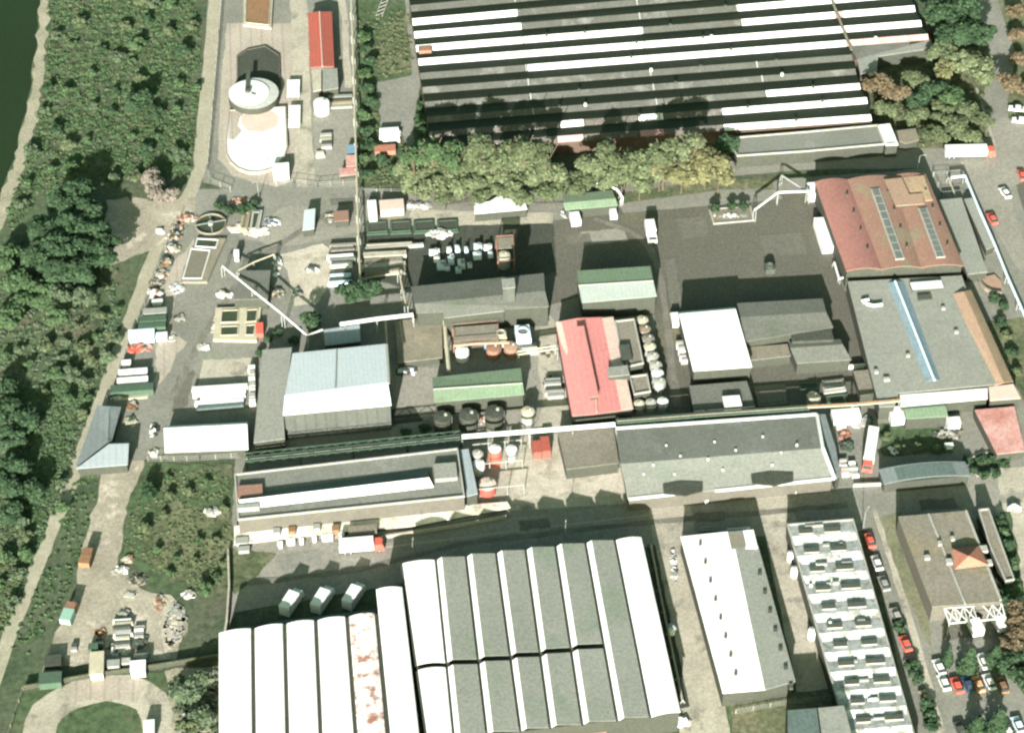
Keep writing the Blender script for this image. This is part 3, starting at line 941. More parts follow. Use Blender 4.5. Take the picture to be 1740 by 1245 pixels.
# ================================================================ the tall grey hall
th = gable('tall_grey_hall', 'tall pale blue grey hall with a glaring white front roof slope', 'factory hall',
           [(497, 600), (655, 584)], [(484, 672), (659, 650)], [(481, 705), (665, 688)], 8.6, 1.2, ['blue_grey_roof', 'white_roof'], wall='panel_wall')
mb = MB()
mb.beam(P(572, 592, 8.75), P(570, 660, 9.95), .25, .1)
mb.build('roof_seam', 'grey_paint', th)
mb = MB()
mb.beam(P(657, 585, 8.7), P(661, 652, 9.9), .5, .15)
mb.build('verge_trim', 'pale_paint', th)
flat('side_aisle', 'low grey green flat aisle along the west wall of the tall hall', 'building',
     [(446, 594), (496, 590), (482, 705), (484, 745), (431, 752)], 4.2, 'grey_roof', par=None)
flat('north_porch', 'small white grey block behind the tall grey hall', 'building',
     [(550, 560), (611, 551), (613, 580), (552, 587)], 5.0, 'pale_blue_felt')
gable('white_shed', 'white roofed long shed west of the tall hall aisle', 'shed',
      [(278, 724), (420, 717)], [(278, 727), (420, 720)], [(280, 768), (422, 763)], 3.0, .5, ['white_roof', 'white_roof'])
lb = gable('hipped_shed', 'grey and white hip roof shed beside the dirt track', 'shed',
           [(165, 689), (128, 793)], [(186, 690), (183, 750)], [(206, 691), (190, 748)], 3.0, .7, ['blue_felt', 'blue_felt'])
gable('hipped_shed_wing', 'pale blue white wing at the lower end of the hip roof shed', 'shed',
      [(186, 752), (219, 751)], [(185, 754), (219, 753)], [(129, 796), (217, 789)], 3.0, .6, ['blue_felt', 'pale_blue_felt'])

# ================================================================ long monitor hall
mh = flat('monitor_hall', 'long dark flat roof hall with a white sloped monitor along it', 'factory hall',
          [(398, 806), (778, 762), (790, 844), (404, 884)], 5.6, 'grey_roof_shed', par='pale_paint', wall='plaster_wall')
a1, a2, r1, r2, b1, b2 = P(408, 842, 6.0), P(727, 797, 6.0), P(406, 849, 7.3), P(729, 811, 7.3), P(408, 865, 6.0), P(737, 827, 6.0)
mb = MB()
mb.slab([a1, a2, r2, r1], .12, 0)
mb.slab([r1, r2, b2, b1], .12, 1)
for e in ((a1, r1, b1), (a2, r2, b2)):
    mb.face([p + Vector((0, 0, -.14)) for p in e], 2)
mo = mb.build('monitor', ['teal_grey_roof', 'white_roof', 'dark_wall'], mh)
roof_box(mh, 'roof_box', (404, 823, 446, 845), 5.7, .9, 'rust_roof')
roof_box(mh, 'roof_box', (738, 786, 776, 812), 5.7, 1.2, 'grey_roof', 'grey_roof')
for bx in ((404, 855, 440, 862),):
    roof_box(mh, 'roof_hatch', bx, 5.7, 1.4, 'grey_paint')
flat('end_stair', 'pale blue narrow stair roof at the east end of monitor hall', 'building',
     [(781, 764), (796, 762), (812, 838), (793, 843)], 4.6, 'pale_blue_felt')
flat('loading_platform', 'long white and tan concrete loading platform in front of monitor hall', 'platform',
     [(398, 893), (680, 866), (862, 852), (868, 862), (700, 893), (560, 905), (398, 925)], 1.1, 'platform', wall='plaster_wall')

# ================================================================ grey gable hall with white edging
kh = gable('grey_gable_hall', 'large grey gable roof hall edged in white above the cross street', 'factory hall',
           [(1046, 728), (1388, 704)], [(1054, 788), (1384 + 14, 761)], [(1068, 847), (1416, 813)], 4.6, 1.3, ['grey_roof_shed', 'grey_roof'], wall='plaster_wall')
mb = MB()
for a, b in (((1046, 728, 4.62), (1388, 704, 4.62)), ((1388, 704, 4.62), (1398, 761, 5.92)), ((1398, 761, 5.92), (1418, 813, 4.62)), ((1068, 848, 4.62), (1160, 838, 4.62)), ((1215, 834, 4.62), (1418, 813, 4.62))):
    mb.beam(P(*a), P(*b), .75, .22)
mb.build('verge_trim', 'white_paint', kh)
mb = MB()
mb.beam(P(1046, 729, 4.62), P(1068, 847, 4.62), .4, .2)
mb.build('verge_trim', 'pale_paint', kh)
for x, y, z in ((1132, 758, 5.1), (1156, 776, 5.5), (1214, 752, 5.1), (1250, 766, 5.5), (1296, 743, 5.1), (1110, 791, 5.5), (1146, 807, 5.0), (1203, 781, 5.7), (1228, 799, 5.2), (1312, 791, 5.2), (1327, 770, 5.5), (1354, 757, 5.7), (1094, 807, 5.1)):
    p = P(x, y, z)
    mb = MB()
    mb.cyl((p.x, p.y, z - .4), .28, .9, 8)
    mb.build('roof_vent', 'white_paint', kh)
flat('east_aisle', 'pale blue grey narrow roof along the east end of the gable hall', 'building',
     [(1391, 704), (1402, 703), (1420, 760), (1428, 808), (1420, 814), (1402, 762)], 4.0, 'blue_felt')
flat('brown_flat_building', 'olive brown flat roof joining the west end of grey gable hall', 'building',
     [(947, 731), (1042, 723), (1052, 786), (962, 797)], 3.6, 'brown_roof')
for px_, py_, dx, lab in ((1160, 832, 34, 'dark canopy over the western loading bay of the grey gable hall'), (1312, 815, 36, 'dark canopy over the eastern loading bay of the grey gable hall')):
    t = thing('loading_canopy', lab, 'canopy', ctr(Q([(px_, py_)], 0)))
    pts = Q([(px_ - dx, py_ - 10), (px_ - 4, py_ - 16), (px_ + dx, py_ - 13), (px_ + dx, py_ + 2), (px_ + 4, py_ + 10), (px_ - dx + 2, py_ + 6)], 5.2)
    mb = MB()
    mb.slab(pts, .25)
    mb.build('roof', 'bitumen', t)
    mb = MB()
    lo = Q([(px_ - dx, py_ + 8), (px_ + dx, py_ + 4), (px_ + dx, py_ + 16), (px_ - dx, py_ + 22)], 1.0)
    mb.prism(lo, 0, 1.0)
    mb.build('ramp', 'tan_paint', t)
    mb = MB()
    mb.prism(Q([(px_ + dx + 2, py_ + 2), (px_ + dx + 26, py_ - 1), (px_ + dx + 20, py_ + 12), (px_ + dx + 4, py_ + 20)], 1.2), 0, 1.2)
    mb.build('dock', 'white_paint', t)

# ================================================================ middle grey hall, tower
gable('mid_grey_hall', 'dark grey roof hall with pale lower slope south of the equipment pit', 'factory hall',
      [(698, 487), (924, 464)], [(704, 516), (926, 494)], [(708, 532), (933, 521)], 6.8, .8, ['felt_dark', 'felt_dark'])
flat('mid_hall_porch', 'pale whitish lower roof on the front of the mid grey hall', 'building',
     [(751, 514), (852, 503), (857, 528), (754, 540)], 6.9, 'grey_roof')
flat('stair_tower', 'small square dark tower roof astride the mid grey hall ridge', 'tower',
     [(852, 474), (874, 472), (876, 488), (854, 490)], 12.0, 'grey_roof', wall='panel_wall')
flat('concrete_pad_building', 'tan stained flat roof block between the tall hall and pale pipe', 'building',
     [(671, 545), (751, 536), (752, 607), (676, 616)], 2.2, 'pad_concrete')

# ================================================================ western sheds
flat('control_house', 'grey square flat roof house under the slanting white pipe', 'building',
     [(408, 460), (460, 459), (455, 507), (397, 509)], 3.8, 'felt_dark')
flat('street_shed', 'narrow pale teal roof shed by the street junction', 'shed',
     [(517, 357), (536, 354), (534, 388), (514, 391)], 2.6, 'blue_grey_roof')
flat('rust_shed', 'small rust brown roof shed inside a concrete yard by the street', 'shed',
     [(567, 359), (592, 357), (593, 374), (568, 376)], 2.4, 'rust_roof')
flat('white_street_building', 'long bright white flat roof half under the street trees', 'building',
     [(806, 345), (832, 342), (848, 332), (876, 330), (892, 342), (896, 355), (806, 363)], 3.0, 'white_roof')

# ================================================================ treatment plant sheds
gable('red_roof_shed', 'long red sheet roof shed in the treatment yard', 'shed',
      [(523, 22), (527, 115)], [(543, 20), (548, 113)], [(564, 20), (568, 113)], 3.4, .9, ['red_sheet', 'red_sheet'], cap='pink_roof', wall='plaster_wall')
flat('grey_store_room', 'dark grey flat roof room against the red sheet roof shed', 'shed',
     [(548, 117), (573, 116), (575, 150), (548, 154)], 2.8, 'grey_roof')
flat('beige_store_room', 'beige roof strip beside the dark grey store room', 'shed',
     [(529, 119), (546, 118), (546, 153), (532, 156)], 2.4, 'concrete')
flat('red_hut', 'small red roof hut, upper one of the two by the yard fence', 'hut',
     [(588, 264), (604, 263), (605, 282), (588, 283)], 2.4, 'red_patchy')
flat('red_hut', 'small red roof hut set crosswise, lower of the two by yard fence', 'hut',
     [(577, 286), (603, 284), (604, 296), (577, 299)], 2.2, 'red_patchy')

# ================================================================ office block with the orange lantern
ob = flat('office_block', 'brown grey flat roof office block carrying an orange pyramid roof', 'building',
          [(1526, 877), (1642, 867), (1702, 1022), (1584, 1030)], 5.4, 'brown_roof', wall='plaster_wall')
mb = MB()
mb.beam(P(1578, 873, 5.42), P(1640, 1026, 5.42), .4, .2)
mb.build('ridge_cap', 'pale_paint', ob)
mb = MB()
mb.beam(P(1641, 868, 5.42), P(1700, 1020, 5.42), .5, .35)
mb.build('parapet', 'pale_paint', ob)
mb = MB()
q = Q([(1617, 931), (1662, 927), (1680, 960), (1622, 967)], 6.4)
ap = P(1646, 944, 8.2)
mb.prism(inset(q, .3), 5.4, 6.4, 1)
for i in range(4):
    mb.face([q[i] + Vector((0, 0, .02)), q[(i + 1) % 4] + Vector((0, 0, .02)), ap], 0)
mb.build('lantern_roof', ['orange_tile', 'dark_wall'], ob)
for bx in ((1571, 942, 1580, 948), (1608, 948, 1618, 956), (1594, 918, 1600, 924), (1664, 926, 1678, 936), (1676, 950, 1686, 958), (1616, 910, 1622, 916)):
    roof_box(ob, 'roof_vent', bx, 5.4, .7, 'pale_paint')
flat('office_wing', 'long narrow brown flat roof wing east of the office block', 'building',
     [(1662, 866), (1680, 864), (1704, 930), (1724, 985), (1708, 988), (1680, 925)], 3.6, 'brown_roof', par='pale_paint')
bh = thing('arched_store', 'low arched grey roof store with a dark blue green middle', 'store', ctr(Q([(1492, 790), (1650, 820)], 0)))
a1, b1, b2, a2 = Q([(1493, 797), (1502, 822), (1650, 808), (1640, 784)], 3.4)
mb = MB()
rows = vault_mesh(mb, a1, b1, a2, b2, 1.0, 12)
mb.build('roof_vault', 'blue_felt', bh)
mb = MB()
q = [rows[3][0].lerp(rows[3][1], .1), rows[3][0].lerp(rows[3][1], .97), rows[9][0].lerp(rows[9][1], .97), rows[9][0].lerp(rows[9][1], .1)]
sub = [[rows[k][0].lerp(rows[k][1], u) + Vector((0, 0, .05)) for u in (.12, .97)] for k in range(2, 11)]
for k in range(len(sub) - 1):
    mb.slab([sub[k][0], sub[k][1], sub[k + 1][1], sub[k + 1][0]], .04)
mb.build('roof_panel', 'teal_grey_roof', bh)
wall_part(bh, inset([a1, b1, b2, a2], .3), 3.2)
flat('red_tarp_roof', 'patchy faded red roof at the eastern edge by the crossing lane', 'building',
     [(1656, 696), (1724, 690), (1742, 766), (1694, 771)], 3.0, 'red_patchy')

# ================================================================ southern halls
wb = thing('white_vault_hall', 'row of long white vaulted roofs at the bottom edge, one streaked with rust', 'factory hall', ctr(Q([(370, 1075), (690, 1300)], 0)))
H = 6.8
topx = [(370, 1075), (431, 1067), (485, 1059), (538, 1053), (591, 1047), (641, 1041)]
botx = [(370, 1330), (434, 1330), (492, 1330), (550, 1330), (612, 1330), (668, 1330)]
for k in range(5):
    a1, a2, b1, b2 = P(*topx[k], H), P(*botx[k], H), P(*topx[k + 1], H), P(*botx[k + 1], H)
    g = 0.62
    a1.x += g * .4
    a2.x += g * .4
    b1.x -= g
    b2.x -= g
    mb = MB()
    rows = vault_mesh(mb, a1, a2, b1, b2, .5, 8)
    mb.face([r[0] + Vector((0, -.1, -.05)) for r in rows])
    v = mb.build('roof_vault', 'white_roof_rusty' if k == 4 else 'white_roof', wb)
    mb = MB()
    mb.slab([b1 + Vector((.05, 0, -.25)), b2 + Vector((.05, 0, -.25)), b2 + Vector((g * 1.5, 0, -.25)), b1 + Vector((g * 1.5, 0, -.25))], .1)
    mb.build('gutter', 'dark_wall', v)
wall_part(wb, inset(Q([topx[0], topx[5], botx[5], botx[0]], H), .3), H - .4)
mb = MB()
mb.slab(Q([(468, 1055), (640, 1034), (640, 1041), (470, 1062)], 4.8), .25)
mb.build('canopy', 'teal_grey_roof', wb)
wv = thing('white_vault_bay', 'single taller white roof bay next to the rust streaked vault', 'factory hall', ctr(Q([(640, 1000), (690, 1300)], 0)))
a1, a2, b1, b2 = Q([(639, 1001), (672, 1330), (683, 997), (722, 1330)], 7.8)
mb = MB()
rows = vault_mesh(mb, a1, a2, b1, b2, .6, 8)
mb.build('roof_vault', 'white_roof', wv)
wall_part(wv, inset([a1, b1, b2, a2], .3), 7.6)

sh = thing('saw_tooth_hall', 'wide hall of grey saw-tooth bays with thin white glazing strips', 'factory hall', ctr(Q([(690, 955), (1110, 915), (1165, 1205), (730, 1250)], 0)))
H = 7.2
ZX = lambda x, y: (640 + .3103 * x, 860 + .3103 * y)
tx = [130, 320, 485, 650, 812, 975, 1140, 1300, 1452]
ty = [312, 292, 274, 256, 238, 219, 201, 184, 168]
mx_ = [212, 378, 552, 728, 890, 1060, 1240, 1412, 1578]
my_ = [880, 866, 848, 828, 808, 784, 762, 745, 730]
ylim = [1290, 1262, 1245, 1228, 1210, 1192, 1172, 1150, 1124]


def line_at(k, y):
    u = (y - ty[k]) / (my_[k] - ty[k])
    return ZX(tx[k] + (mx_[k] - tx[k]) * u, y)


mb_w = MB()
for k in range(8):
    parts_y = [(ty[k], my_[k] - 14, ty[k + 1], my_[k + 1] - 14), (my_[k] + 14, ylim[k], my_[k + 1] + 14, ylim[k + 1])]
    if k >= 6:
        parts_y = [(ty[k], ylim[k], ty[k + 1], ylim[k + 1])]
    for (y0, y1, y2, y3) in parts_y:
        la, lb_ = P(*line_at(k, y0), H), P(*line_at(k, y1), H)
        ra_, rb = P(*line_at(k + 1, y2), H), P(*line_at(k + 1, y3), H)
        g = .45
        la.x += g
        lb_.x += g
        ra_.x -= .1
        rb.x -= .1
        if k in (0, 7):
            mb = MB()
            rows = vault_mesh(mb, la, lb_, ra_, rb, .5, 6)
            bay = mb.build('roof_bay', 'white_roof', sh)
        else:
            W = (ra_ - la).length
            u = 1.05 / W
            up = Vector((0, 0, .8))
            r1, r2 = la.lerp(ra_, u) + up, lb_.lerp(rb, u) + up
            mb = MB()
            mb.slab([r1, r2, rb, ra_], .12, 0)
            mb.face([r1 - Vector((0, 0, .1)), ra_ - Vector((0, 0, .12)), la - Vector((0, 0, .1))], 0)
            bay = mb.build('roof_bay', 'grey_roof', sh)
            mb = MB()
            mb.slab([la, lb_, r2, r1], .08, 0)
            mb.build('glazing', 'white_roof', bay)
        mb = MB()
        mb.slab([p + Vector((dx, 0, -.5)) for p, dx in ((la, -g), (lb_, -g), (lb_, .1), (la, .1))], .1)
        mb.build('gutter', 'dark_paint', bay)
outl = [P(*line_at(0, ty[0]), H), P(*line_at(8, ty[8]), H), P(*line_at(8, ylim[8]), H), P(*line_at(0, ylim[0]), H)]
wall_part(sh, inset(outl, .3), H - .6)
flat('pink_end_roof', 'dull red pink roof strip at the foot of the saw-tooth hall', 'building',
     [(826, 1241), (1030, 1227), (1034, 1300), (826, 1300)], 3.0, 'red_patchy')

nh = gable('two_tone_hall', 'long hall with one white and one grey roof slope', 'factory hall',
           [(1156, 911), (1228, 1177)], [(1243, 902), (1300, 1171)], [(1281, 900), (1352, 1157)], 5.2, .7, ['white_roof', 'grey_roof'])
for j in range(8):
    p = P(1190 + 8.6 * j, 925 + 31.5 * j, 5.5)
    mb = MB()
    mb.cyl((p.x, p.y, 5.3), .35, .7, 8)
    mb.build('roof_vent', 'dark_paint', nh)
for j in range(7):
    p = P(1291 + 8.8 * j, 975 + 32 * j, 5.45)
    mb = MB()
    mb.box((p.x, p.y, 5.2), (.8, 1.0, .6), 0)
    mb.build('roof_vent', 'dark_paint', nh)
roof_box(nh, 'roof_hatch', (1240, 902, 1264, 930), 5.75, .5, 'dark_paint', 'brown_roof')
roof_box(nh, 'roof_hatch', (1263, 900, 1284, 930), 5.3, .5, 'white_paint')

oh = flat('patchwork_hall', 'patchy white roof hall pierced by two rows of dark roof openings', 'factory hall',
          [(1337, 891), (1450, 882), (1566, 1290), (1450, 1290)], 4.6, 'patchy_white', par='pale_paint')
for j in range(11):
    u = j / 10
    # a low cross gable over every bay
    f0, f1 = (j - .02) / 12.15, (j + .98) / 12.15
    y0, y1 = 891 + 399 * f0 + 3, 891 + 399 * f1 + 3
    lx0, rx0 = 1337 + 113 * (y0 - 891) / 399, 1450 + 116 * (y0 - 891) / 399
    lx1, rx1 = 1337 + 113 * (y1 - 891) / 399, 1450 + 116 * (y1 - 891) / 399
    ym, lm, rm = y0 + (y1 - y0) * .55, lx0 + (lx1 - lx0) * .55, rx0 + (rx1 - rx0) * .55
    sk = -9
    a0, a1 = P(lx0 + 3, y0, 4.62), P(rx0 - 3, y0 + sk, 4.62)
    r0, r1 = P(lm + 3, ym, 5.15), P(rm - 3, ym + sk, 5.15)
    b0, b1 = P(lx1 + 3, y1 - .5, 4.62), P(rx1 - 3, y1 + sk - .5, 4.62)
    mb = MB()
    mb.slab([a0, a1, r1, r0], .06, 0)
    mb.slab([r0, r1, b1, b0], .06, 1)
    for q in ((a0, r0, b0), (a1, r1, b1)):
        mb.face([p + Vector((0, 0, -.03)) for p in q], 0)
    bay = mb.build('roof_bay', ['patchy_grey', 'patchy_white'], oh)
    for (x0, y0_, x1, y1_, w_) in ((1369, 901, 1467, 1221, 26), (1414, 898, 1519, 1217, 31)):
        x, y = x0 + (x1 - x0) * u, y0_ + (y1_ - y0_) * u
        w_ *= random.uniform(.85, 1.08)
        mb = MB()
        c, lx, ly = bbox_m(x - w_ / 2, y - 3.5, x + w_ / 2, y + 4.5, 5.4)
        mb.box((c.x, c.y, 4.7), (lx, ly, .7), rad(4), 1, 0)
        mb.build('rooflight', ['dark_paint', 'pale_paint'], bay)
    for k in range(3):
        if random.random() < .7:
            p = a0.lerp(a1, random.uniform(.08, .92)).lerp(b0, .15)
            mb = MB()
            mb.box((p.x, p.y, 4.7), (random.uniform(.6, 2.4), random.uniform(.3, .7), random.uniform(.3, .8)), rad(4))
            mb.build('roof_vent', random.choice(['white_paint', 'grey_paint', 'pale_paint']), bay)
flat('lean_to_roof', 'dull teal and grey roof between the two-tone hall and patchwork hall', 'building',
     [(1338, 1206), (1388, 1202), (1400, 1300), (1340, 1300)], 7.2, 'teal_grey_roof')
flat('lean_to_roof', 'pale grey roof strip against the lower west wall of patchwork hall', 'building',
     [(1390, 1202), (1434, 1198), (1462, 1300), (1404, 1300)], 7.8, 'grey_roof')

# ================================================================ trees and shrubs
def in_poly(x, y, poly):
    c = False
    n = len(poly)
    for i in range(n):
        x1, y1 = poly[i]
        x2, y2 = poly[(i + 1) % n]
        if (y1 > y) != (y2 > y) and x < (x2 - x1) * (y - y1) / (y2 - y1) + x1:
            c = not c
    return c


def leaf_quads(centres, normals_out, size, r):
    """numpy: one small quad per leaf clump"""
    n = len(centres)
    nrm = normals_out * .4 + np.array([0, 0, .85]) + r.normal(0, .3, (n, 3))
    nrm /= np.linalg.norm(nrm, axis=1)[:, None] + 1e-9
    t = np.cross(nrm, r.normal(0, 1, (n, 3)))
    t /= np.linalg.norm(t, axis=1)[:, None] + 1e-9
    b = np.cross(nrm, t)
    s = (size * r.uniform(.6, 1.4, n))[:, None]
    e = r.uniform(.55, 1.0, n)[:, None]
    q = np.stack([centres - t * s - b * s * e * .5, centres + t * s * .35 - b * s * e, centres + t * s + b * s * e * .4, centres - t * s * .3 + b * s * e], 1)
    return q.reshape(-1, 3)


def mesh_quads(name, verts, m):
    n = len(verts) // 4
    me = bpy.data.meshes.new(name)
    me.vertices.add(n * 4)
    me.vertices.foreach_set('co', verts.astype(np.float32).ravel())
    me.loops.add(n * 4)
    me.loops.foreach_set('vertex_index', np.arange(n * 4, dtype=np.int32))
    me.polygons.add(n)
    me.polygons.foreach_set('loop_start', np.arange(0, n * 4, 4, dtype=np.int32))
    me.update(calc_edges=True)
    me.materials.append(MATS[m])
    return me


def crown_points(n, lobes, r, squash=.85, cone=False):
    P_, N_ = [], []
    if cone:
        z = 1 - r.uniform(0, 1, n) ** .55
        a = r.uniform(0, 2 * np.pi, n)
        w = (1 - z) ** .9 * .42 * (1 + .25 * np.sin(z * 38 + a * 2)) * r.uniform(.7, 1.0, n)
        c = np.stack([w * np.cos(a), w * np.sin(a), z * 2 - 1], 1)
        nn = np.stack([np.cos(a), np.sin(a), np.full(n, .35)], 1)
        return c, nn
    cs = r.normal(0, 1, (lobes, 3))
    cs /= np.linalg.norm(cs, axis=1)[:, None]
    cs *= r.uniform(.35, .68, lobes)[:, None]
    cs[:, 2] = cs[:, 2] * .8 + .05
    rs = r.uniform(.27, .45, lobes)
    k = r.choice(lobes, n, p=rs ** 2 / np.sum(rs ** 2))
    d = r.normal(0, 1, (n, 3))
    d /= np.linalg.norm(d, axis=1)[:, None]
    d[:, 2] = np.where(d[:, 2] < -.4, -d[:, 2], d[:, 2])
    c = cs[k] + d * (rs[k] * r.uniform(.55, 1.06, n))[:, None]
    c[:, 2] *= squash
    return c, d


CROWN = {}


def crown_mesh(kind, m, v):
    key = (kind, m, v)
    if key not in CROWN:
        r = np.random.default_rng(100 + v * 7 + len(kind))
        if kind == 'tree':
            c, d = crown_points(1500, 15, r)
            sz = .095
        elif kind == 'shrub':
            c, d = crown_points(420, 8, r, .7)
            sz = .15
        else:
            c, d = crown_points(900, 1, r, cone=True)
            sz = .075
        CROWN[key] = mesh_quads('crown', leaf_quads(c, d, sz, r), m)
    return CROWN[key]


TRUNK = {}


def trunk_mesh(v):
    """unit trunk: height 1 up to the middle of the crown, with limbs"""
    if v not in TRUNK:
        r = random.Random(v)
        mb = MB()
        mb.cyl((0, 0, 0), .032, .8, 7, 0, .018)
        for k in range(5):
            a = k * 1.26 + r.uniform(-.3, .3)
            z0 = r.uniform(.5, .72)
            mb.tube([(0, 0, z0), (.10 * math.cos(a), .10 * math.sin(a), z0 + .16), (.2 * math.cos(a), .2 * math.sin(a), z0 + .36)], .009, 5)
        o = mb.build('trunk', 'bark')
        TRUNK[v] = o.data
        bpy.data.objects.remove(o)
    return TRUNK[v]


_tn = [0]


def plant(x, y, r, h, m, label, group=None, kind='tree', name=None, cat=None):
    """a tree or shrub whose crown is centred on pixel x, y"""
    _tn[0] += 1
    v = _tn[0] % 4
    if kind == 'cone':
        zc = h / 2
    else:
        zc = max(h - r * .75, r * .45)
    g = P(x, y, zc)
    t = thing(name or {'tree': 'tree', 'shrub': 'shrub', 'cone': 'conifer'}[kind], label, cat or {'tree': 'tree', 'shrub': 'shrub', 'cone': 'conifer'}[kind], (g.x, g.y, 0), group)
    o = bpy.data.objects.new('crown', crown_mesh(kind, m, v))
    COL.objects.link(o)
    o.parent = t
    o.location = (0, 0, zc)
    if kind == 'cone':
        o.scale = (r / .42, r / .42, h / 2)
    else:
        o.scale = (r, r * random.uniform(.85, 1.1), r * random.uniform(.8, 1.0))
    o.rotation_euler = (0, 0, random.uniform(0, 6.28))
    if kind != 'shrub':
        o = bpy.data.objects.new('trunk', trunk_mesh(v))
        COL.objects.link(o)
        o.parent = t
        k = zc / .8
        o.scale = (k * .8, k * .8, k)
    return t


# the big street trees
L1 = 'tall green yellow tree in the back row between the shed hall and street'
G1 = 'tall street trees beside the shed hall'
for x, y, r in ((703, 268, 4.4), (735, 258, 5), (775, 266, 5.4), (815, 256, 5.2), (852, 264, 5), (890, 254, 5), (928, 262, 4.4)):
    plant(x, y, r, 16.5, 'leaf_green' if x < 800 else 'leaf_olive', L1, G1)
L2 = 'pale yellow green tree leaning over the street west of the footpath gap'
G2 = 'pale trees over the street, western clump'
for x, y, r in ((708, 304, 5), (740, 318, 4.6), (768, 298, 5.4), (798, 322, 4.8), (830, 300, 5.6), (862, 318, 4.6), (893, 298, 5.4), (925, 306, 4.6), (946, 296, 3.8)):
    plant(x, y, r * 1.15, 9, 'leaf_yellow', L2, G2)
for x, y, r in ((722, 286, 4.6), (752, 282, 5), (786, 280, 5), (816, 280, 4.8), (848, 284, 5), (878, 278, 5), (912, 284, 4.6), (690, 288, 4), (756, 336, 3.6), (818, 334, 3.4), (888, 334, 3.6), (925, 328, 3.6), (715, 326, 3.6), (958, 308, 4.2), (978, 318, 3.6), (996, 306, 3.8), (940, 322, 3.6)):
    plant(x, y, r, 10 if y < 300 else 7, random.choice(['leaf_yellow', 'leaf_olive', 'leaf_yellow']), L2, G2)
L3 = 'pale yellow green tree over the street east of the footpath gap'
G3 = 'pale trees over the street, eastern clump'
for x, y, r, h in ((1012, 282, 4.8, 12), (1040, 262, 5, 15), (1050, 300, 5, 11), (1078, 276, 5.4, 14), (1088, 306, 4.8, 10.5), (1024, 306, 4.2, 9), (1062, 290, 4.8, 11), (1106, 290, 4.6, 11)):
    plant(x, y, r, h, 'leaf_yellow' if h < 13 else 'leaf_olive', L3, G3)
L4 = 'golden yellow autumn tree at the eastern end of the street tree row'
G4 = 'golden trees at the end of the street row'
for x, y, r, h in ((1122, 288, 5.8, 12), (1160, 292, 6, 12), (1200, 284, 6.2, 12), (1222, 298, 4.8, 10)):
    plant(x, y, r, h, 'leaf_gold', L4, G4)
plant(1130, 258, 5.4, 17, 'leaf_olive', 'tall olive green tree behind the golden street trees')
plant(1175, 252, 5.2, 17, 'leaf_yellow', 'tall pale green tree behind the golden street trees, close to the annex')
plant(1232, 246, 4.0, 8, 'leaf_dark', 'round dark green tree against the end of the grey street annex')

# autumn wood around the crossing in the north east
for x, y, r, h, m, lab in (
        (1494, 146, 5.2, 9, 'leaf_brown', 'rusty brown autumn tree touching the white ends of the shed roofs'),
        (1528, 158, 4.6, 8, 'leaf_brown', 'rust and olive tree beside the brown autumn tree'),
        (1556, 134, 4.4, 8, 'leaf_olive', 'olive tree behind the pale grey link roof'),
        (1600, 92, 4.6, 9, 'leaf_olive', 'olive green tree at the end of the pink white shed roof'),
        (1640, 104, 6.0, 10, 'leaf_yellow', 'broad yellow green tree west of the eastern road bend'),
        (1668, 122, 5.4, 9, 'leaf_yellow', 'yellow green tree hanging over the eastern road bend'),
        (1612, 122, 4.6, 8, 'leaf_gold', 'small golden tree left of the broad yellow green tree'),
        (1716, 140, 4.0, 7, 'leaf_brown', 'orange brown tree on the far side of the eastern road'),
        (1590, 230, 4.4, 7, 'leaf_olive', 'olive bush tree south of the wood near the small flat shed'),
        (1650, 232, 4.4, 6.5, 'leaf_olive', 'olive bush tree right above the white articulated lorry'),
        (1505, 190, 3.6, 6, 'leaf_olive', 'small olive tree at the eastern tip of the lowest white shed roof')):
    plant(x, y, r, h, m, lab)
for x, y, r, h in ((1610, 30, 6, 12), (1642, 18, 6, 12), (1640, 60, 6, 12), (1612, 64, 5, 11), (1590, 20, 4.5, 10), (1668, 58, 5, 10)):
    plant(x, y, r, h, 'leaf_dark', 'tall dark green tree in the thick wood beside the eastern road', 'dark wood beside the eastern road')
for x, y, r, h in ((1560, 170, 4.4, 7), (1592, 160, 4.8, 8), (1622, 172, 4.6, 8), (1600, 192, 4.4, 7), (1642, 190, 4.2, 7), (1560, 200, 4, 6), (1625, 212, 4.2, 7), (1668, 205, 4, 6)):
    plant(x, y, r, h, random.choice(['leaf_green', 'leaf_dark', 'leaf_olive']), 'bushy green tree in the overgrown plot north of the crossing', 'trees in the overgrown plot')
for x, y in ((1724, 20), (1732, 60), (1728, 100), (1738, 150)):
    plant(x, y, 3.4, 4, 'leaf_brown', 'low brown shrub on the bank east of the road bend', 'brown shrubs east of the road', 'shrub')

# wood at the bend of the dirt track
for x, y, r in ((70, 392, 5), (100, 352, 5), (128, 330, 5), (150, 362, 5), (118, 388, 5.4), (160, 398, 5), (90, 425, 5.2), (132, 428, 5.4), (168, 436, 4.6), (104, 460, 5), (142, 462, 4.8), (180, 412, 4), (60, 440, 4.6)):
    plant(x, y, r, 9, 'leaf_dark', 'dark green tree in the dense wood at the bend of dirt track', 'dense wood at the bend')
for x, y, r in ((20, 440, 5), (30, 480, 5), (70, 500, 5), (110, 505, 4.6), (40, 520, 4.4), (10, 545, 4.4), (95, 538, 3.6), (140, 505, 3.6)):
    plant(x, y, r, 6.5, random.choice(['leaf_green', 'leaf_grey_green', 'leaf_green']), 'grey green tree below the dense wood near the river', 'grey green trees below the wood')
for x, y, r in ((14, 700, 5), (48, 712, 5), (20, 745, 5), (30, 792, 5), (8, 830, 4.6), (52, 834, 4.4), (12, 660, 4.4), (20, 870, 4)):
    plant(x, y, r * .9, 5, 'leaf_dark', 'dark tree in the wood at the left edge beside the lower track', 'dark wood at the left edge')
plant(270, 322, 4.6, 5.5, 'leaf_pale', 'pale pinkish leafless tree by the junction of street and dirt track')
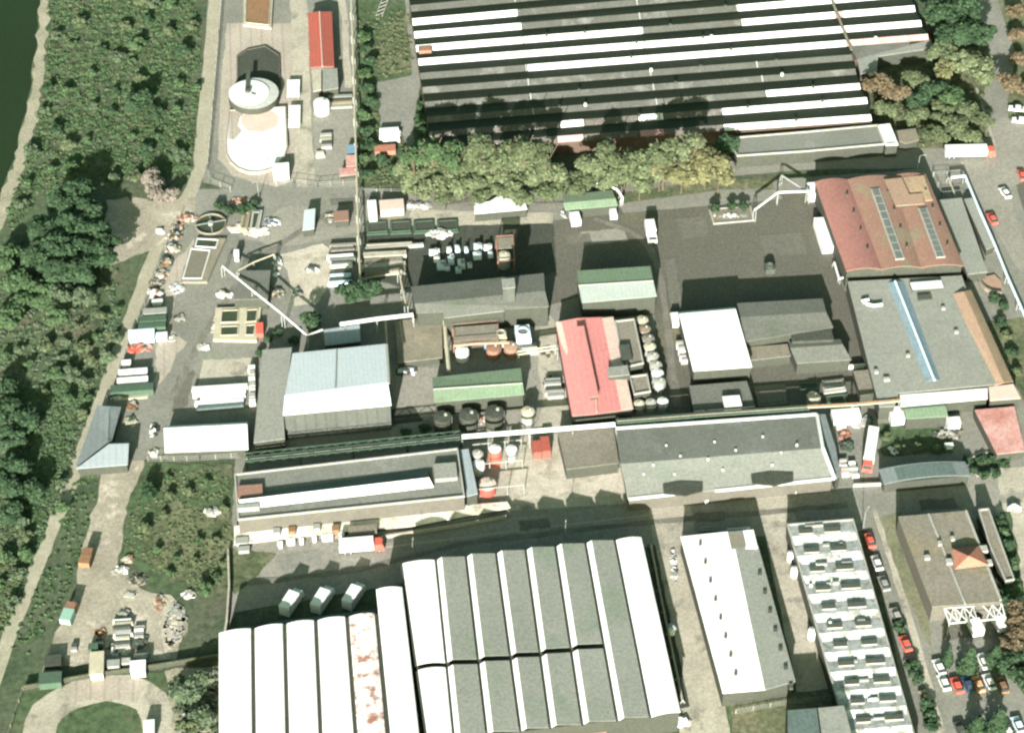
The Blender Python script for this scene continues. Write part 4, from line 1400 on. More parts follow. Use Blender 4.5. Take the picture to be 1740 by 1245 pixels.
plant(256, 302, 3.2, 4.5, 'leaf_pale', 'smaller pale bare tree behind the pinkish leafless tree')
plant(290, 330, 3.0, 4, 'leaf_pale', 'low pale bare bush right beside the junction')
plant(236, 172, 5, 6, 'leaf_dark', 'round dark green tree alone in the riverside meadow')
plant(246, 838, 3.0, 4, 'leaf_dark', 'single dark green bush on the edge of the grassy mound')
plant(530, 545, 3.6, 6, 'leaf_dark', 'dark green tree standing at the kink of the slanting white pipe')
plant(592, 498, 4.2, 7, 'leaf_dark', 'dark green tree left of the pair by the equipment yard')
plant(628, 492, 4.4, 7, 'leaf_dark', 'dark green tree right of the pair by the equipment yard')
plant(322, 1166, 5.0, 6, 'leaf_grey_green', 'round grey green tree by the gravel loop')
plant(345, 1215, 3.4, 3.5, 'leaf_grey_green', 'grey green bush by the white vaults, upper one')
plant(322, 1236, 3.2, 3.2, 'leaf_olive', 'olive bush at the bottom edge near the white vaults')
for x, y, r, h, n in ((1648, 1118, 2.2, 8.5, 'broad'), (1612, 1112, 1.3, 6, 'slim'), (1692, 1112, 2.1, 7.5, 'mid')):
    plant(x, y, r, h, 'leaf_dark', {'broad': 'broad dark conifer between the two lines of parked cars', 'slim': 'slim dark conifer beside the white and turquoise car', 'mid': 'dark green conifer at the east side of the car park'}[n], None, 'cone')
for x, y, r, h, n in ((1662, 1232, 2.2, 7, 'dark conifer at the bottom edge right of the dark saloon'), (1698, 1222, 2.4, 8, 'tall dark conifer at the bottom edge left of the silver car')):
    plant(x, y, r, h, 'leaf_dark', n, None, 'cone')
for x, y, r, m in ((1718, 1048, 3.8, 'leaf_brown'), (1736, 1072, 4, 'leaf_brown'), (1722, 1092, 3.6, 'leaf_brown')):
    plant(x, y, r, 6, m, 'reddish brown tree at the right edge east of the car park', 'reddish trees east of the car park')
for x, y, r in ((1738, 1110, 3.8), (1720, 1128, 3.6), (1736, 1150, 3.4), (1716, 1028, 3)):
    plant(x, y, r, 5.5, 'leaf_dark', 'dark green tree at the right edge east of the car park', 'green trees east of the car park')
for x, y in ((1698, 885), (1706, 905), (1712, 925), (1716, 960), (1722, 985), (1712, 1005), (1728, 1000)):
    plant(x, y, 2.3, 3, random.choice(['leaf_dark', 'leaf_green']), 'dark shrub in the strip between the office wing and pale path', 'shrubs east of the office wing', 'shrub')
for x, y in ((1550, 1130), (1556, 1148), (1574, 1196), (1580, 1214), (1584, 1232), (1530, 1066)):
    plant(x, y, 2.1, 2.6, 'leaf_dark', 'dark shrub along the east wall of the patchwork hall', 'shrubs along the patchwork hall', 'shrub')
for x, y in ((1645, 784), (1655, 798), (1672, 806), (1690, 802), (1704, 790), (1712, 776), (1668, 782), (1686, 780)):
    plant(x, y, 1.7, 2, 'leaf_dark', 'dark shrub in the hexagonal planting by the crossing lane', 'hexagonal shrub bed', 'shrub')
for x, y, n in ((1216, 352, 'left'), (1243, 350, 'middle'), (1262, 351, 'right')):
    plant(x, y, 1.9, 3.2, 'leaf_dark', f'dark round shrub in the yard planter, {n} one of three', 'shrubs in the yard planter', 'shrub')
for i, y in enumerate((62, 84, 104, 126, 150, 172, 196, 222, 246, 270)):
    plant(618 + (i % 3) * 5, y, 2.6, 3.2, 'leaf_dark' if i % 3 else 'leaf_green', 'dark shrub in the hedge beside the treatment yard pipe', 'hedge beside the treatment yard', 'shrub')
for x, y, r in ((650, 272, 2.6), (672, 288, 2.4), (695, 262, 2.6), (628, 296, 2.2), (715, 205, 3), (722, 228, 2.8), (718, 180, 2.6)):
    plant(x, y, r, 3, 'leaf_dark', 'dark shrub on the rough grass left of the shed hall', 'shrubs on the rough grass', 'shrub')
for x, y in ((1690, 505), (1706, 520), (1700, 548), (1712, 570), (1722, 600), (1728, 630)):
    plant(x, y, 2.0, 2.4, random.choice(['leaf_olive', 'leaf_dark']), 'small shrub between the wide grey hall and the street pipe', 'shrubs along the street pipe', 'shrub')
for x, y in ((1505, 742), (1530, 760), (1560, 758), (1590, 760)):
    plant(x, y, 1.6, 1.8, 'leaf_olive', 'low olive shrub on the small lawn behind the arched store', 'shrubs behind the arched store', 'shrub')
for x, y in ((690, 735), (720, 728), (440, 600), (455, 575), (472, 565), (498, 578)):
    plant(x, y, 1.7, 2.0, 'leaf_dark', 'dark shrub in the shade around the tall grey hall', 'shrubs around the tall hall', 'shrub')
for x, y in ((372, 352), (390, 358), (412, 356), (430, 350)):
    plant(x, y, 2.2, 2.6, 'leaf_dark', 'dark shrub beside the street behind the round thickener', 'shrubs behind the thickener', 'shrub')

# countable bushes in the riverside meadow
RIVER = [(84, -20), (330, -20), (340, 90), (322, 300), (240, 300), (190, 310), (70, 330), (20, 390), (8, 380), (60, 230), (78, 130)]
pts, tries = [], 0
while len(pts) < 46 and tries < 6000:
    tries += 1
    x, y = random.uniform(5, 345), random.uniform(-15, 390)
    if in_poly(x, y, RIVER) and all((x - a) ** 2 + (y - b) ** 2 > 22 ** 2 for a, b in pts):
        pts.append((x, y))
for i, (x, y) in enumerate(pts):
    m = ('leaf_green', 'leaf_green', 'leaf_dark', 'leaf_grey_green', 'leaf_olive')[i % 5]
    kind = {'leaf_green': 'fresh green', 'leaf_dark': 'dark green', 'leaf_grey_green': 'grey green', 'leaf_olive': 'olive'}[m]
    plant(x, y, random.uniform(1.6, 3.0), random.uniform(1.1, 1.9), m, f'low {kind} bush in the riverside meadow beside the concrete road', f'{kind} bushes in the riverside meadow', 'shrub')
LOWM = [(130, 470), (205, 470), (205, 560), (150, 690), (112, 800), (60, 940), (20, 1040), (-10, 1080), (-10, 900), (110, 860), (130, 700), (30, 640), (0, 600), (120, 560)]
pts, tries = [], 0
while len(pts) < 34 and tries < 6000:
    tries += 1
    x, y = random.uniform(0, 205), random.uniform(470, 1080)
    if in_poly(x, y, LOWM) and all((x - a) ** 2 + (y - b) ** 2 > 24 ** 2 for a, b in pts):
        pts.append((x, y))
for i, (x, y) in enumerate(pts):
    m = ('leaf_green', 'leaf_olive', 'leaf_grey_green')[i % 3]
    kind = {'leaf_green': 'fresh green', 'leaf_grey_green': 'grey green', 'leaf_olive': 'olive'}[m]
    plant(x, y, random.uniform(1.4, 2.6), random.uniform(1.2, 2.2), m, f'low {kind} bush on the slope left of the narrow dirt track', f'{kind} bushes left of the dirt track', 'shrub')
MOUND = [(252, 800), (390, 800), (390, 1000), (330, 1005), (250, 960), (214, 930), (212, 900)]
pts, tries = [], 0
while len(pts) < 16 and tries < 4000:
    tries += 1
    x, y = random.uniform(210, 390), random.uniform(795, 1005)
    if in_poly(x, y, MOUND) and all((x - a) ** 2 + (y - b) ** 2 > 24 ** 2 for a, b in pts):
        pts.append((x, y))
for i, (x, y) in enumerate(pts):
    m = ('leaf_green', 'leaf_olive')[i % 2]
    kind = {'leaf_green': 'green', 'leaf_olive': 'olive'}[m]
    plant(x, y, random.uniform(1.2, 2.2), random.uniform(1.0, 1.8), m, f'low {kind} bush on the grassy mound west of monitor hall', f'{kind} bushes on the grassy mound', 'shrub')


def scatter(name, poly, n, size, leaves, m, hz=.3):
    """scrub nobody could count: one object of many tufts"""
    xs = [p[0] for p in poly]
    ys = [p[1] for p in poly]
    out = []
    r = np.random.default_rng(int(sum(xs)) % 9999)
    k = 0
    while k < n:
        x, y = r.uniform(min(xs), max(xs)), r.uniform(min(ys), max(ys))
        if not in_poly(x, y, poly):
            continue
        k += 1
        g = P(x, y, 0)
        s = size * r.uniform(.5, 1.5)
        d = r.normal(0, 1, (leaves, 3))
        d /= np.linalg.norm(d, axis=1)[:, None]
        d[:, 2] = abs(d[:, 2])
        c = d * s * r.uniform(.5, 1, leaves)[:, None]
        c[:, 2] *= hz
        c += np.array([g.x, g.y, .05])
        out.append(leaf_quads(c, d, .3, r))
    me = mesh_quads(name, np.concatenate(out), m)
    o = bpy.data.objects.new(name, me)
    COL.objects.link(o)
    return tag(o, kind='stuff')


scatter('scrub', RIVER, 1500, 1.0, 22, 'leaf_green')
scatter('scrub', RIVER, 700, .9, 20, 'leaf_olive')
scatter('scrub', [(0, 400), (200, 450), (205, 560), (150, 700), (100, 860), (40, 960), (-10, 1080)], 900, .8, 20, 'leaf_grey_green', .22)
scatter('scrub', [(20, 880), (120, 790), (60, 950), (0, 1100), (-10, 960)], 160, .6, 18, 'leaf_green', .22)
scatter('scrub', MOUND, 700, .45, 14, 'leaf_olive', .25)
scatter('scrub', [(608, 20), (700, 20), (700, 122), (640, 134), (644, 232), (700, 240), (730, 320), (612, 318)], 380, .7, 18, 'leaf_olive', .3)
scatter('scrub', [(1590, 0), (1665, 0), (1690, 90), (1680, 240), (1530, 250), (1490, 160)], 420, .8, 18, 'leaf_olive', .3)
scatter('scrub', [(130, 800), (170, 800), (140, 930), (100, 1040), (30, 1140), (20, 1090), (70, 980)], 150, .5, 16, 'leaf_green', .22)
scatter('scrub', [(290, 1150), (368, 1140), (368, 1260), (300, 1260)], 160, .7, 18, 'leaf_grey_green', .5)

scatter('scrub', [(40, 660), (150, 640), (110, 790), (70, 890), (30, 900)], 420, .8, 20, 'leaf_green', .25)
scatter('scrub', [(0, 900), (60, 880), (40, 980), (0, 1080)], 160, .6, 18, 'leaf_olive', .22)

# ================================================================ vehicles
WHEEL = {}


def wheel_mesh(r, w):
    key = (r, w)
    if key not in WHEEL:
        mb = MB()
        mb.tube([(0, -w / 2, 0), (0, w / 2, 0)], r, 12)
        mb.tube([(0, -w / 2 - .01, 0), (0, w / 2 + .01, 0)], r * .55, 8, 1)
        o = mb.build('wheel', ['rubber', 'grey_paint'])
        WHEEL[key] = o.data
        bpy.data.objects.remove(o)
    return WHEEL[key]


def add_wheels(t, spots, r, w):
    for x, y in spots:
        o = bpy.data.objects.new('wheel', wheel_mesh(r, w))
        COL.objects.link(o)
        o.parent = t
        o.location = (x, y, r)


def profile(mb, pts, w, m=0, w_top=None):
    """side outline (x, z) given width; upper points may be narrower"""
    zs = [p[1] for p in pts]
    lo, hi = min(zs), max(zs)
    def half(z):
        if w_top is None:
            return w / 2
        return (w + (w_top - w) * (z - lo) / (hi - lo)) / 2
    a = [(x, -half(z), z) for x, z in pts]
    b = [(x, half(z), z) for x, z in pts]
    n = len(pts)
    mb.face(a, m)
    mb.face(b[::-1], m)
    for i in range(n):
        j = (i + 1) % n
        mb.face([a[i], b[i], b[j], a[j]], m)


def heading(dx_dy):
    """rotation of something whose length runs along image direction (dx per dy upwards)"""
    return math.atan2(1.0, dx_dy)


def car(x, y, rz, paint, label, group=None, van=False, z=0.0):
    g = P(x, y, .7)
    t = thing('parked_car' if not van else 'parked_van', label, 'car' if not van else 'van', (g.x, g.y, z), group, rz)
    mb = MB()
    if van:
        profile(mb, [(-2.4, .3), (2.35, .3), (2.45, .9), (1.9, 1.15), (1.35, 1.95), (-2.35, 2.0), (-2.42, .6)], 1.9, 0, 1.7)
        mb.build('body', paint, t, local=True)
        mb = MB()
        profile(mb, [(1.36, 1.92), (1.95, 1.18), (1.8, 1.14), (1.2, 1.86)], 1.66)
        mb.build('windscreen', 'glass', t, local=True)
        add_wheels(t, [(-1.5, .85), (1.5, .85), (-1.5, -.85), (1.5, -.85)], .34, .2)
    else:
        profile(mb, [(-2.1, .3), (2.1, .3), (2.15, .62), (1.95, .82), (.95, .92), (-1.4, .95), (-2.05, .88), (-2.15, .55)], 1.78, 0, 1.66)
        mb.build('body', paint, t, local=True)
        mb = MB()
        profile(mb, [(1.0, .9), (.35, 1.36), (-1.15, 1.38), (-1.75, .93)], 1.6, 0, 1.24)
        mb.build('windows', 'glass', t, local=True)
        mb = MB()
        profile(mb, [(.32, 1.36), (.28, 1.41), (-1.08, 1.43), (-1.16, 1.375)], 1.3, 0, 1.2)
        mb.build('roof', paint, t, local=True)
        add_wheels(t, [(-1.3, .8), (1.32, .8), (-1.3, -.8), (1.32, -.8)], .31, .19)
    return t


def lorry(x, y, rz, cab, box, label, length=7.5, group=None, w=2.45, hbox=3.2, name='lorry'):
    g = P(x, y, 1.8)
    t = thing(name, label, 'lorry', (g.x, g.y, 0), group, rz)
    L2 = length / 2
    mb = MB()
    mb.box((-1.1, 0, 1.0), (length - 2.3, w, hbox - 1.0), 0, 0)
    mb.build('cargo_box', box, t, local=True)
    mb = MB()
    mb.box((-.2, 0, .65), (length - .6, .9, .3), 0, 0)
    mb.build('chassis', 'dark_paint', t, local=True)
    mb = MB()
    profile(mb, [(L2 - 2.0, .5), (L2, .5), (L2 + .02, 1.5), (L2 - .35, 2.55), (L2 - 2.0, 2.6)], w - .1, 0, w - .3)
    c = mb.build('cab', cab, t, local=True)
    mb = MB()
    profile(mb, [(L2 + .04, 1.55), (L2 - .30, 2.48), (L2 - .38, 2.44), (L2 - .06, 1.5)], w - .4)
    mb.build('windscreen', 'glass', c, local=True)
    sp = [(L2 - 1.1, s * (w / 2 - .2)) for s in (1, -1)] + [(-L2 + 1.2, s * (w / 2 - .2)) for s in (1, -1)]
    if length > 9:
        sp += [(-L2 + 2.5, s * (w / 2 - .2)) for s in (1, -1)]
    add_wheels(t, sp, .48, .3)
    return t


UP = math.pi / 2 + GRID
TILT_R = rad(90 + 9)     # bays of the eastern car park lean left going away

car(1596, 1132, rad(104), 'white_paint', 'white car with a turquoise nose at the west end of upper car row')
car(1604, 1158, rad(103), 'white_paint', 'white car at the west end of the lower car row, next to red one')
car(1626, 1163, rad(103), 'red_paint', 'plain bright red car between a white and a dark car')
car(1645, 1161, rad(103), 'dark_blue_paint', 'dark blue car right of the bright red car')
car(1662, 1161, rad(103), 'orange_paint', 'orange red car left of the eastern white car')
car(1671, 1122, rad(103), 'white_paint', 'white car parked beside the broad dark conifer')
car(1681, 1157, rad(103), 'white_paint', 'white car at the east side of the lower row between orange and maroon')
car(1703, 1163, rad(103), 'brown_paint', 'maroon brown car at the east end of the lower car row')
car(1632, 1238, rad(103), 'dark_paint', 'dark saloon at the bottom edge of the car park')
car(1711, 1240, rad(112), 'white_paint', 'white car at the bottom edge beside the tall conifer')
car(1730, 1230, rad(103), 'pale_blue_paint', 'pale silver blue car at the bottom right corner')
car(1478, 917, rad(100), 'red_paint', 'small red car parked by the upper end of patchwork hall')
car(1490, 955, rad(102), 'white_paint', 'white car parked second along the patchwork hall')
car(1502, 990, rad(103), 'grey_paint', 'silver grey car parked third along the patchwork hall')
car(1523, 1044, rad(103), 'pale_paint', 'pale beige grey car parked fourth along the patchwork hall')
car(1539, 1092, rad(104), 'red_paint', 'bright red car parked farther down along the patchwork hall')
car(1573, 1185, rad(104), 'tan_paint', 'tan car parked lowest along the patchwork hall')
car(1686, 371, rad(105), 'red_paint', 'red car driving on the eastern road beside the blue pipe')
car(1708, 327, rad(108), 'white_paint', 'white car with dark windows parked beyond the eastern road')
car(1737, 297, rad(95), 'red_paint', 'red car cut by the right edge beyond the crossing')
car(1727, 184, rad(172), 'white_paint', 'white car parked across the bank, upper of two at right edge')
car(1733, 204, rad(172), 'white_paint', 'white car parked across the bank, lower of two at right edge')
car(1147, 543, UP, 'white_paint', 'white van parked against the north west corner of white hall', van=True)
car(1041, 361, UP, 'white_paint', 'white van parked in front of the green gate shed', van=True)
lorry(1106, 393, UP + math.pi, 'white_paint', 'white_paint', 'white box lorry alone at the top of the big yard', 6.4)
lorry(976, 369, rad(100), 'pale_paint', 'white_paint', 'white trailer lorry beside the western end of green gate shed', 5.6)
lorry(1479, 763, rad(257), 'red_paint', 'white_paint', 'long white lorry with a red cab in the eastern goods yard', 12.5)
lorry(614, 925, rad(6), 'red_paint', 'white_paint', 'white lorry with red cab on the street by the loading platform', 10.0)
lorry(1648, 257, rad(2), 'red_paint', 'white_paint', 'articulated white lorry with red cab on the street by the crossing', 13.5)
lorry(1655, 1060, rad(103), 'pale_paint', 'white_paint', 'white delivery truck standing under the office lattice canopy', 5.6)
lorry(1698, 1054, rad(103), 'white_paint', 'white_paint', 'white truck at the east corner of office lattice canopy', 5.2)
for x, y, n in ((496, 1022, 'western'), (549, 1018, 'middle'), (602, 1012, 'eastern')):
    lorry(x, y, rad(66), 'white_paint', 'white_paint', f'white tipper lorry backed to the white vaults, {n} of three', 7.2, hbox=4.0)
lorry(117, 1040, rad(80), 'rust_paint', 'green_paint', 'green and rust lorry on the waste ground dirt road', 5.6, hbox=2.6)
lorry(147, 946, rad(84), 'brown_paint', 'brown_paint', 'brown rusty lorry beside the dirt road', 5.0, hbox=2.6)

# ================================================================ boxes, containers, slabs
CONT = {}


def container(x0, y0, x1, y1, h, m, label, group=None, rot=GRID, name='container', cat='container', z=0.0):
    """ribbed steel box whose top is seen between those pixels"""
    c, lx, ly = bbox_m(x0, y0, x1, y1, h + z)
    t = thing(name, label, cat, (c.x, c.y, z), group, rot)
    mb = MB()
    mb.box((0, 0, .12), (lx, ly, h - .16))
    n = max(3, int(lx / .6))
    for i in range(n):
        u = -lx / 2 + lx * (i + .5) / n
        mb.box((u, 0, .2), (lx / n * .5, ly + .08, h - .3))
    mb.build('body', m, t, local=True)
    mb = MB()
    mb.slab([(-lx / 2 - .03, -ly / 2 - .05, h), (lx / 2 + .03, -ly / 2 - .05, h), (lx / 2 + .03, ly / 2 + .05, h), (-lx / 2 - .03, ly / 2 + .05, h)], .06)
    mb.build('lid', m, t, local=True)
    for sx in (-1, 1):
        for sy in (-1, 1):
            mb = MB()
            mb.box((sx * (lx / 2 - .06), sy * (ly / 2 - .02), 0), (.18, .18, h - .02))
            mb.build('corner_post', 'dark_paint', t, local=True)
    return t


def stack(x0, y0, x1, y1, h, ms, label, group=None, n=4, rot=GRID, name='stack', cat='stack', gap=.25, lengthwise=True):
    """slabs, planks or sheets lying side by side"""
    c, lx, ly = bbox_m(x0, y0, x1, y1, h)
    t = thing(name, label, cat, (c.x, c.y, 0), group, rot)
    for i in range(n):
        mb = MB()
        hh = h * random.uniform(.7, 1.0)
        if lengthwise:
            mb.box((random.uniform(-.05, .05) * lx, -ly / 2 + ly * (i + .5) / n, 0), (lx * random.uniform(.75, 1.0), ly / n * (1 - gap), hh), random.uniform(-.03, .03))
        else:
            mb.box((-lx / 2 + lx * (i + .5) / n, random.uniform(-.05, .05) * ly, 0), (lx / n * (1 - gap), ly * random.uniform(.75, 1.0), hh), random.uniform(-.03, .03))
        mb.build('bundle', ms[i % len(ms)], t, local=True)
    return t


def heap(x, y, rx, ry, h, n, ms, label, name='scrap_heap', cat='scrap heap', group=None, size=.9):
    """a pile of odd pieces, one mesh"""
    g = P(x, y, 0)
    mx, my = px_m(x, y)
    mb = MB()
    for i in range(n):
        a, q = random.uniform(0, 6.28), math.sqrt(random.uniform(0, 1))
        s = size * random.uniform(.4, 1.3)
        px_, py_ = g.x + rx * mx * q * math.cos(a), g.y + ry * my * q * math.sin(a)
        k = random.uniform(.3, 1) * h * (1 - q * .7)
        w = [s * random.uniform(.5, 1.5), s * random.uniform(.5, 1.2), max(.2, k)]
        mb.box((px_, py_, 0), w, random.uniform(0, 3.1), random.randrange(len(ms)))
    o = mb.build(name, ms, None, origin=(g.x, g.y, 0))
    return tag(o, label, cat, group)


# the row of containers along the dirt track
for b, h, m, lab in (
        ((243, 523, 283, 532), 2.4, 'grey_paint', 'grey container at the head of the row beside the dirt track'),
        ((236, 536, 282, 545), 2.4, 'dark_green_paint', 'dark green container just below the grey container'),
        ((235, 548, 281, 556), 2.2, 'dark_green_paint', 'dark green container directly above the pale blue one'),
        ((218, 559, 262, 573), 2.2, 'pale_blue_paint', 'pale blue container in the middle of the track row'),
        ((264, 564, 284, 573), 1.6, 'white_paint', 'small white box at the end of the pale blue container'),
        ((258, 508, 276, 515), 1.2, 'white_paint', 'small white slab box above the grey container'),
        ((206, 611, 222, 618), 1.4, 'white_paint', 'short white box at the top of the white boxes by the track'),
        ((201, 626, 250, 633), 1.8, 'white_paint', 'long white box, upper of the two long ones by the track'),
        ((199, 640, 251, 649), 1.8, 'white_paint', 'long white box, lower of the two long ones by the track'),
        ((188, 652, 260, 664), 2.0, 'dark_green_paint', 'long dark green container under the white boxes'),
        ((66, 1141, 104, 1160), 2.2, 'dark_green_paint', 'dull green container in the corner of the waste ground wall'),
        ((152, 1106, 176, 1144), 2.3, 'cream_paint', 'upright pale cream container on the waste ground by the wall'),
        ((182, 1120, 203, 1131), 2.0, 'grey_paint', 'pale grey container between the cream one and the white box'),
        ((221, 1121, 247, 1139), 2.4, 'white_paint', 'white square container against the waste ground wall'),
        ((230, 1110, 247, 1117), 1.6, 'pale_paint', 'thin pale container right behind the white square one'),
        ((206, 1117, 221, 1126), 1.5, 'pale_paint', 'small pale box left of the white square container'),
        ((636, 246, 672, 257), 1.6, 'orange_tile', 'brick red long box on the rough grass below white stacks'),
        ((590, 246, 605, 260), 2.0, 'blue_paint', 'blue grey container above the red roof huts'),
        ((463, 277, 491, 295), 2.4, 'white_paint', 'white square cabin at the corner of the white basin slab'),
        ((1414, 694, 1462, 710), 2.6, 'white_paint', 'big white container under the pipe bridge in the goods yard'),
        ((1421, 716, 1438, 723), 1.6, 'white_paint', 'small white box below the big white container'),
        ((1512, 690, 1538, 710), 2.6, 'white_paint', 'white square container at the west end of the green shed'),
        ((1609, 708, 1632, 719), 2.2, 'white_paint', 'white box at the east end of the green shed'),
        ((1606, 752, 1620, 758), 1.2, 'white_paint', 'small white box at the edge of the little lawn'),
        ((1374, 310, 1388, 329), 3.0, 'white_paint', 'white gate box at the corner of the red vaulted hall'),
        ((1390, 369, 1418, 418), 2.6, 'white_roof', 'tall white cabin along the west wall of vaulted hall'),
        ((625, 340, 640, 368), 2.2, 'white_paint', 'white block at the west end of the pale trailer'),
        ((645, 339, 686, 356), 2.4, 'pink_roof', 'long pale pinkish trailer body parked by the street'),
        ((397, 424, 406, 434), 2.2, 'white_paint', 'small bright white kiosk beside the settling basin'),
        ((435, 548, 447, 566), 1.6, 'red_paint', 'bright red box at the corner of the yellow framed basin'),
        ((1440, 618, 1480, 620), 1.4, 'white_paint', 'thin white barrier box between the grey roof and grey hall'),
        ((578, 918, 622, 924), .6, 'grey_paint', 'low grey kerb box behind the lorry with red cab'),
        ((244, 1222, 262, 1250), 2.0, 'white_paint', 'white cabin inside the gravel loop at the bottom edge'),
        ((400, 912, 422, 922), 1.4, 'grey_paint', 'grey box at the west end of loading platform'),
        ((404, 927, 424, 935), 1.2, 'grey_paint', 'grey box on the ground below the loading platform end')):
    container(*b, h, m, lab)
for x0, lab in ((905, 'dark red steel container in the process yard, western of the pair'), (920, 'dark red steel container in the process yard, eastern of the pair')):
    container(x0 - 1, 741 if x0 > 910 else 748, x0 + 14, 766 if x0 > 910 else 768, 2.4, 'red_sheet', lab)
for i, (x, y, w) in enumerate(((476, 923, 9), (494, 918, 15), (512, 917, 8), (534, 913, 8), (556, 911, 20), (580, 906, 10))):
    container(x - w / 2, y - 4, x + w / 2, y + 3, 1.2, 'white_paint', f'white crate on the street side of the loading platform, {["first", "second", "third", "fourth", "fifth", "sixth"][i]} from the west', 'white crates below the loading platform')
for i, (x, y) in enumerate(((470, 900), (496, 898), (538, 893), (570, 896))):
    container(x - 6, y - 4, x + 6, y + 4, 2.2, 'brown_paint' if i % 2 else 'grey_paint', f'dark crate on the loading platform, {["first", "second", "third", "fourth"][i]} from the west', 'dark crates on the loading platform', name='crate', cat='crate')
container(592, 892, 640, 906, 2.4, 'brown_roof', 'long dull brown crate on the loading platform behind lorry')

# stacks of white and green material
stack(328, 652, 424, 690, 1.6, ['teal_grey_roof', 'white_paint', 'white_paint', 'white_paint', 'white_paint'], 'stack of long white boards north of the white shed', n=5)
stack(422, 617, 434, 684, 1.8, ['white_paint', 'pale_paint'], 'upright row of white pallets along the aisle wall', n=7)
stack(644, 216, 682, 236, 1.6, ['white_paint'], 'stack of white pipes on the rough grass', n=4)
stack(1152, 576, 1166, 612, 1.6, ['pale_paint', 'white_paint'], 'row of pale pallets along the white hall west wall', n=7)
stack(191, 1048, 224, 1098, 1.2, ['pale_paint', 'dark_paint', 'cream_paint', 'white_paint'], 'rows of rusty machine frames on the waste ground', n=8, name='machine_rows', cat='machine parts')
stack(186, 670, 258, 677, .5, ['cream_paint'], 'low strip of pale planks below the dark green container', n=2)
stack(1428, 778, 1442, 806, 1.0, ['white_paint', 'pink_roof', 'pale_paint'], 'line of white and pink bales by the gable hall end', n=6)
stack(1443, 782, 1458, 808, 1.0, ['white_paint', 'pale_paint'], 'line of white bales next to the pink and white ones', n=5)
stack(1435, 672, 1438, 690, .5, ['pale_paint'], 'thin stack of pale planks by pipe bridge', n=2)
stack(560, 412, 606, 424, 1.2, ['brown_roof', 'dark_paint', 'pale_paint'], 'stack of dark beams west of the white pipe, top one', n=4)
stack(556, 430, 604, 450, 1.4, ['white_paint', 'dark_paint', 'grey_paint', 'pale_paint'], 'stack of mixed white and dark frames beside the pale concrete pad', n=5)
stack(556, 458, 600, 480, 1.4, ['pale_blue_paint', 'dark_paint', 'white_paint'], 'stack of dark frames with a white sheet below the mixed stack', n=5)
stack(543, 225, 566, 250, 1.0, ['pale_paint', 'dark_paint', 'concrete'], 'pile of pale beams on the treatment yard asphalt', n=4)
stack(536, 255, 552, 265, .8, ['white_paint', 'cream_paint'], 'small stack of white beams in the treatment yard', n=2)
stack(555, 160, 600, 182, .8, ['grey_paint', 'tan_paint', 'dark_paint'], 'stack of grey and tan planks behind the small white tank', n=4)
stack(1232, 893, 1276, 902, 2.0, ['white_paint', 'grey_paint', 'white_paint'], 'three white girders at the top end of the two-tone hall', n=3)
stack(1188, 893, 1216, 900, 1.2, ['pale_paint'], 'short pale girders left of the three white girders', n=2)
for b, lab in (((488, 135, 509, 165), 'white slatted drying rack beside the clarifier tank'), ((490, 178, 510, 217), 'white slatted drying rack beside the white basin slab')):
    c, lx, ly = bbox_m(*b, 1.3)
    t = thing('drying_rack', lab, 'rack', (c.x, c.y, 0), None, rad(3))
    mb = MB()
    n = 9
    for i in range(n):
        mb.box((0, -ly / 2 + ly * (i + .5) / n, 1.2), (lx, ly / n * .6, .12))
    mb.build('slats', 'white_paint', t, local=True)
    for sx in (-1, 1):
        mb = MB()
        mb.box((sx * lx * .42, 0, 1.08), (.18, ly, .12))
        for k in (-.45, 0, .45):
            mb.box((sx * lx * .42, ly * k, 0), (.15, .15, 1.08))
        mb.build('side_frame', 'grey_paint', t, local=True)

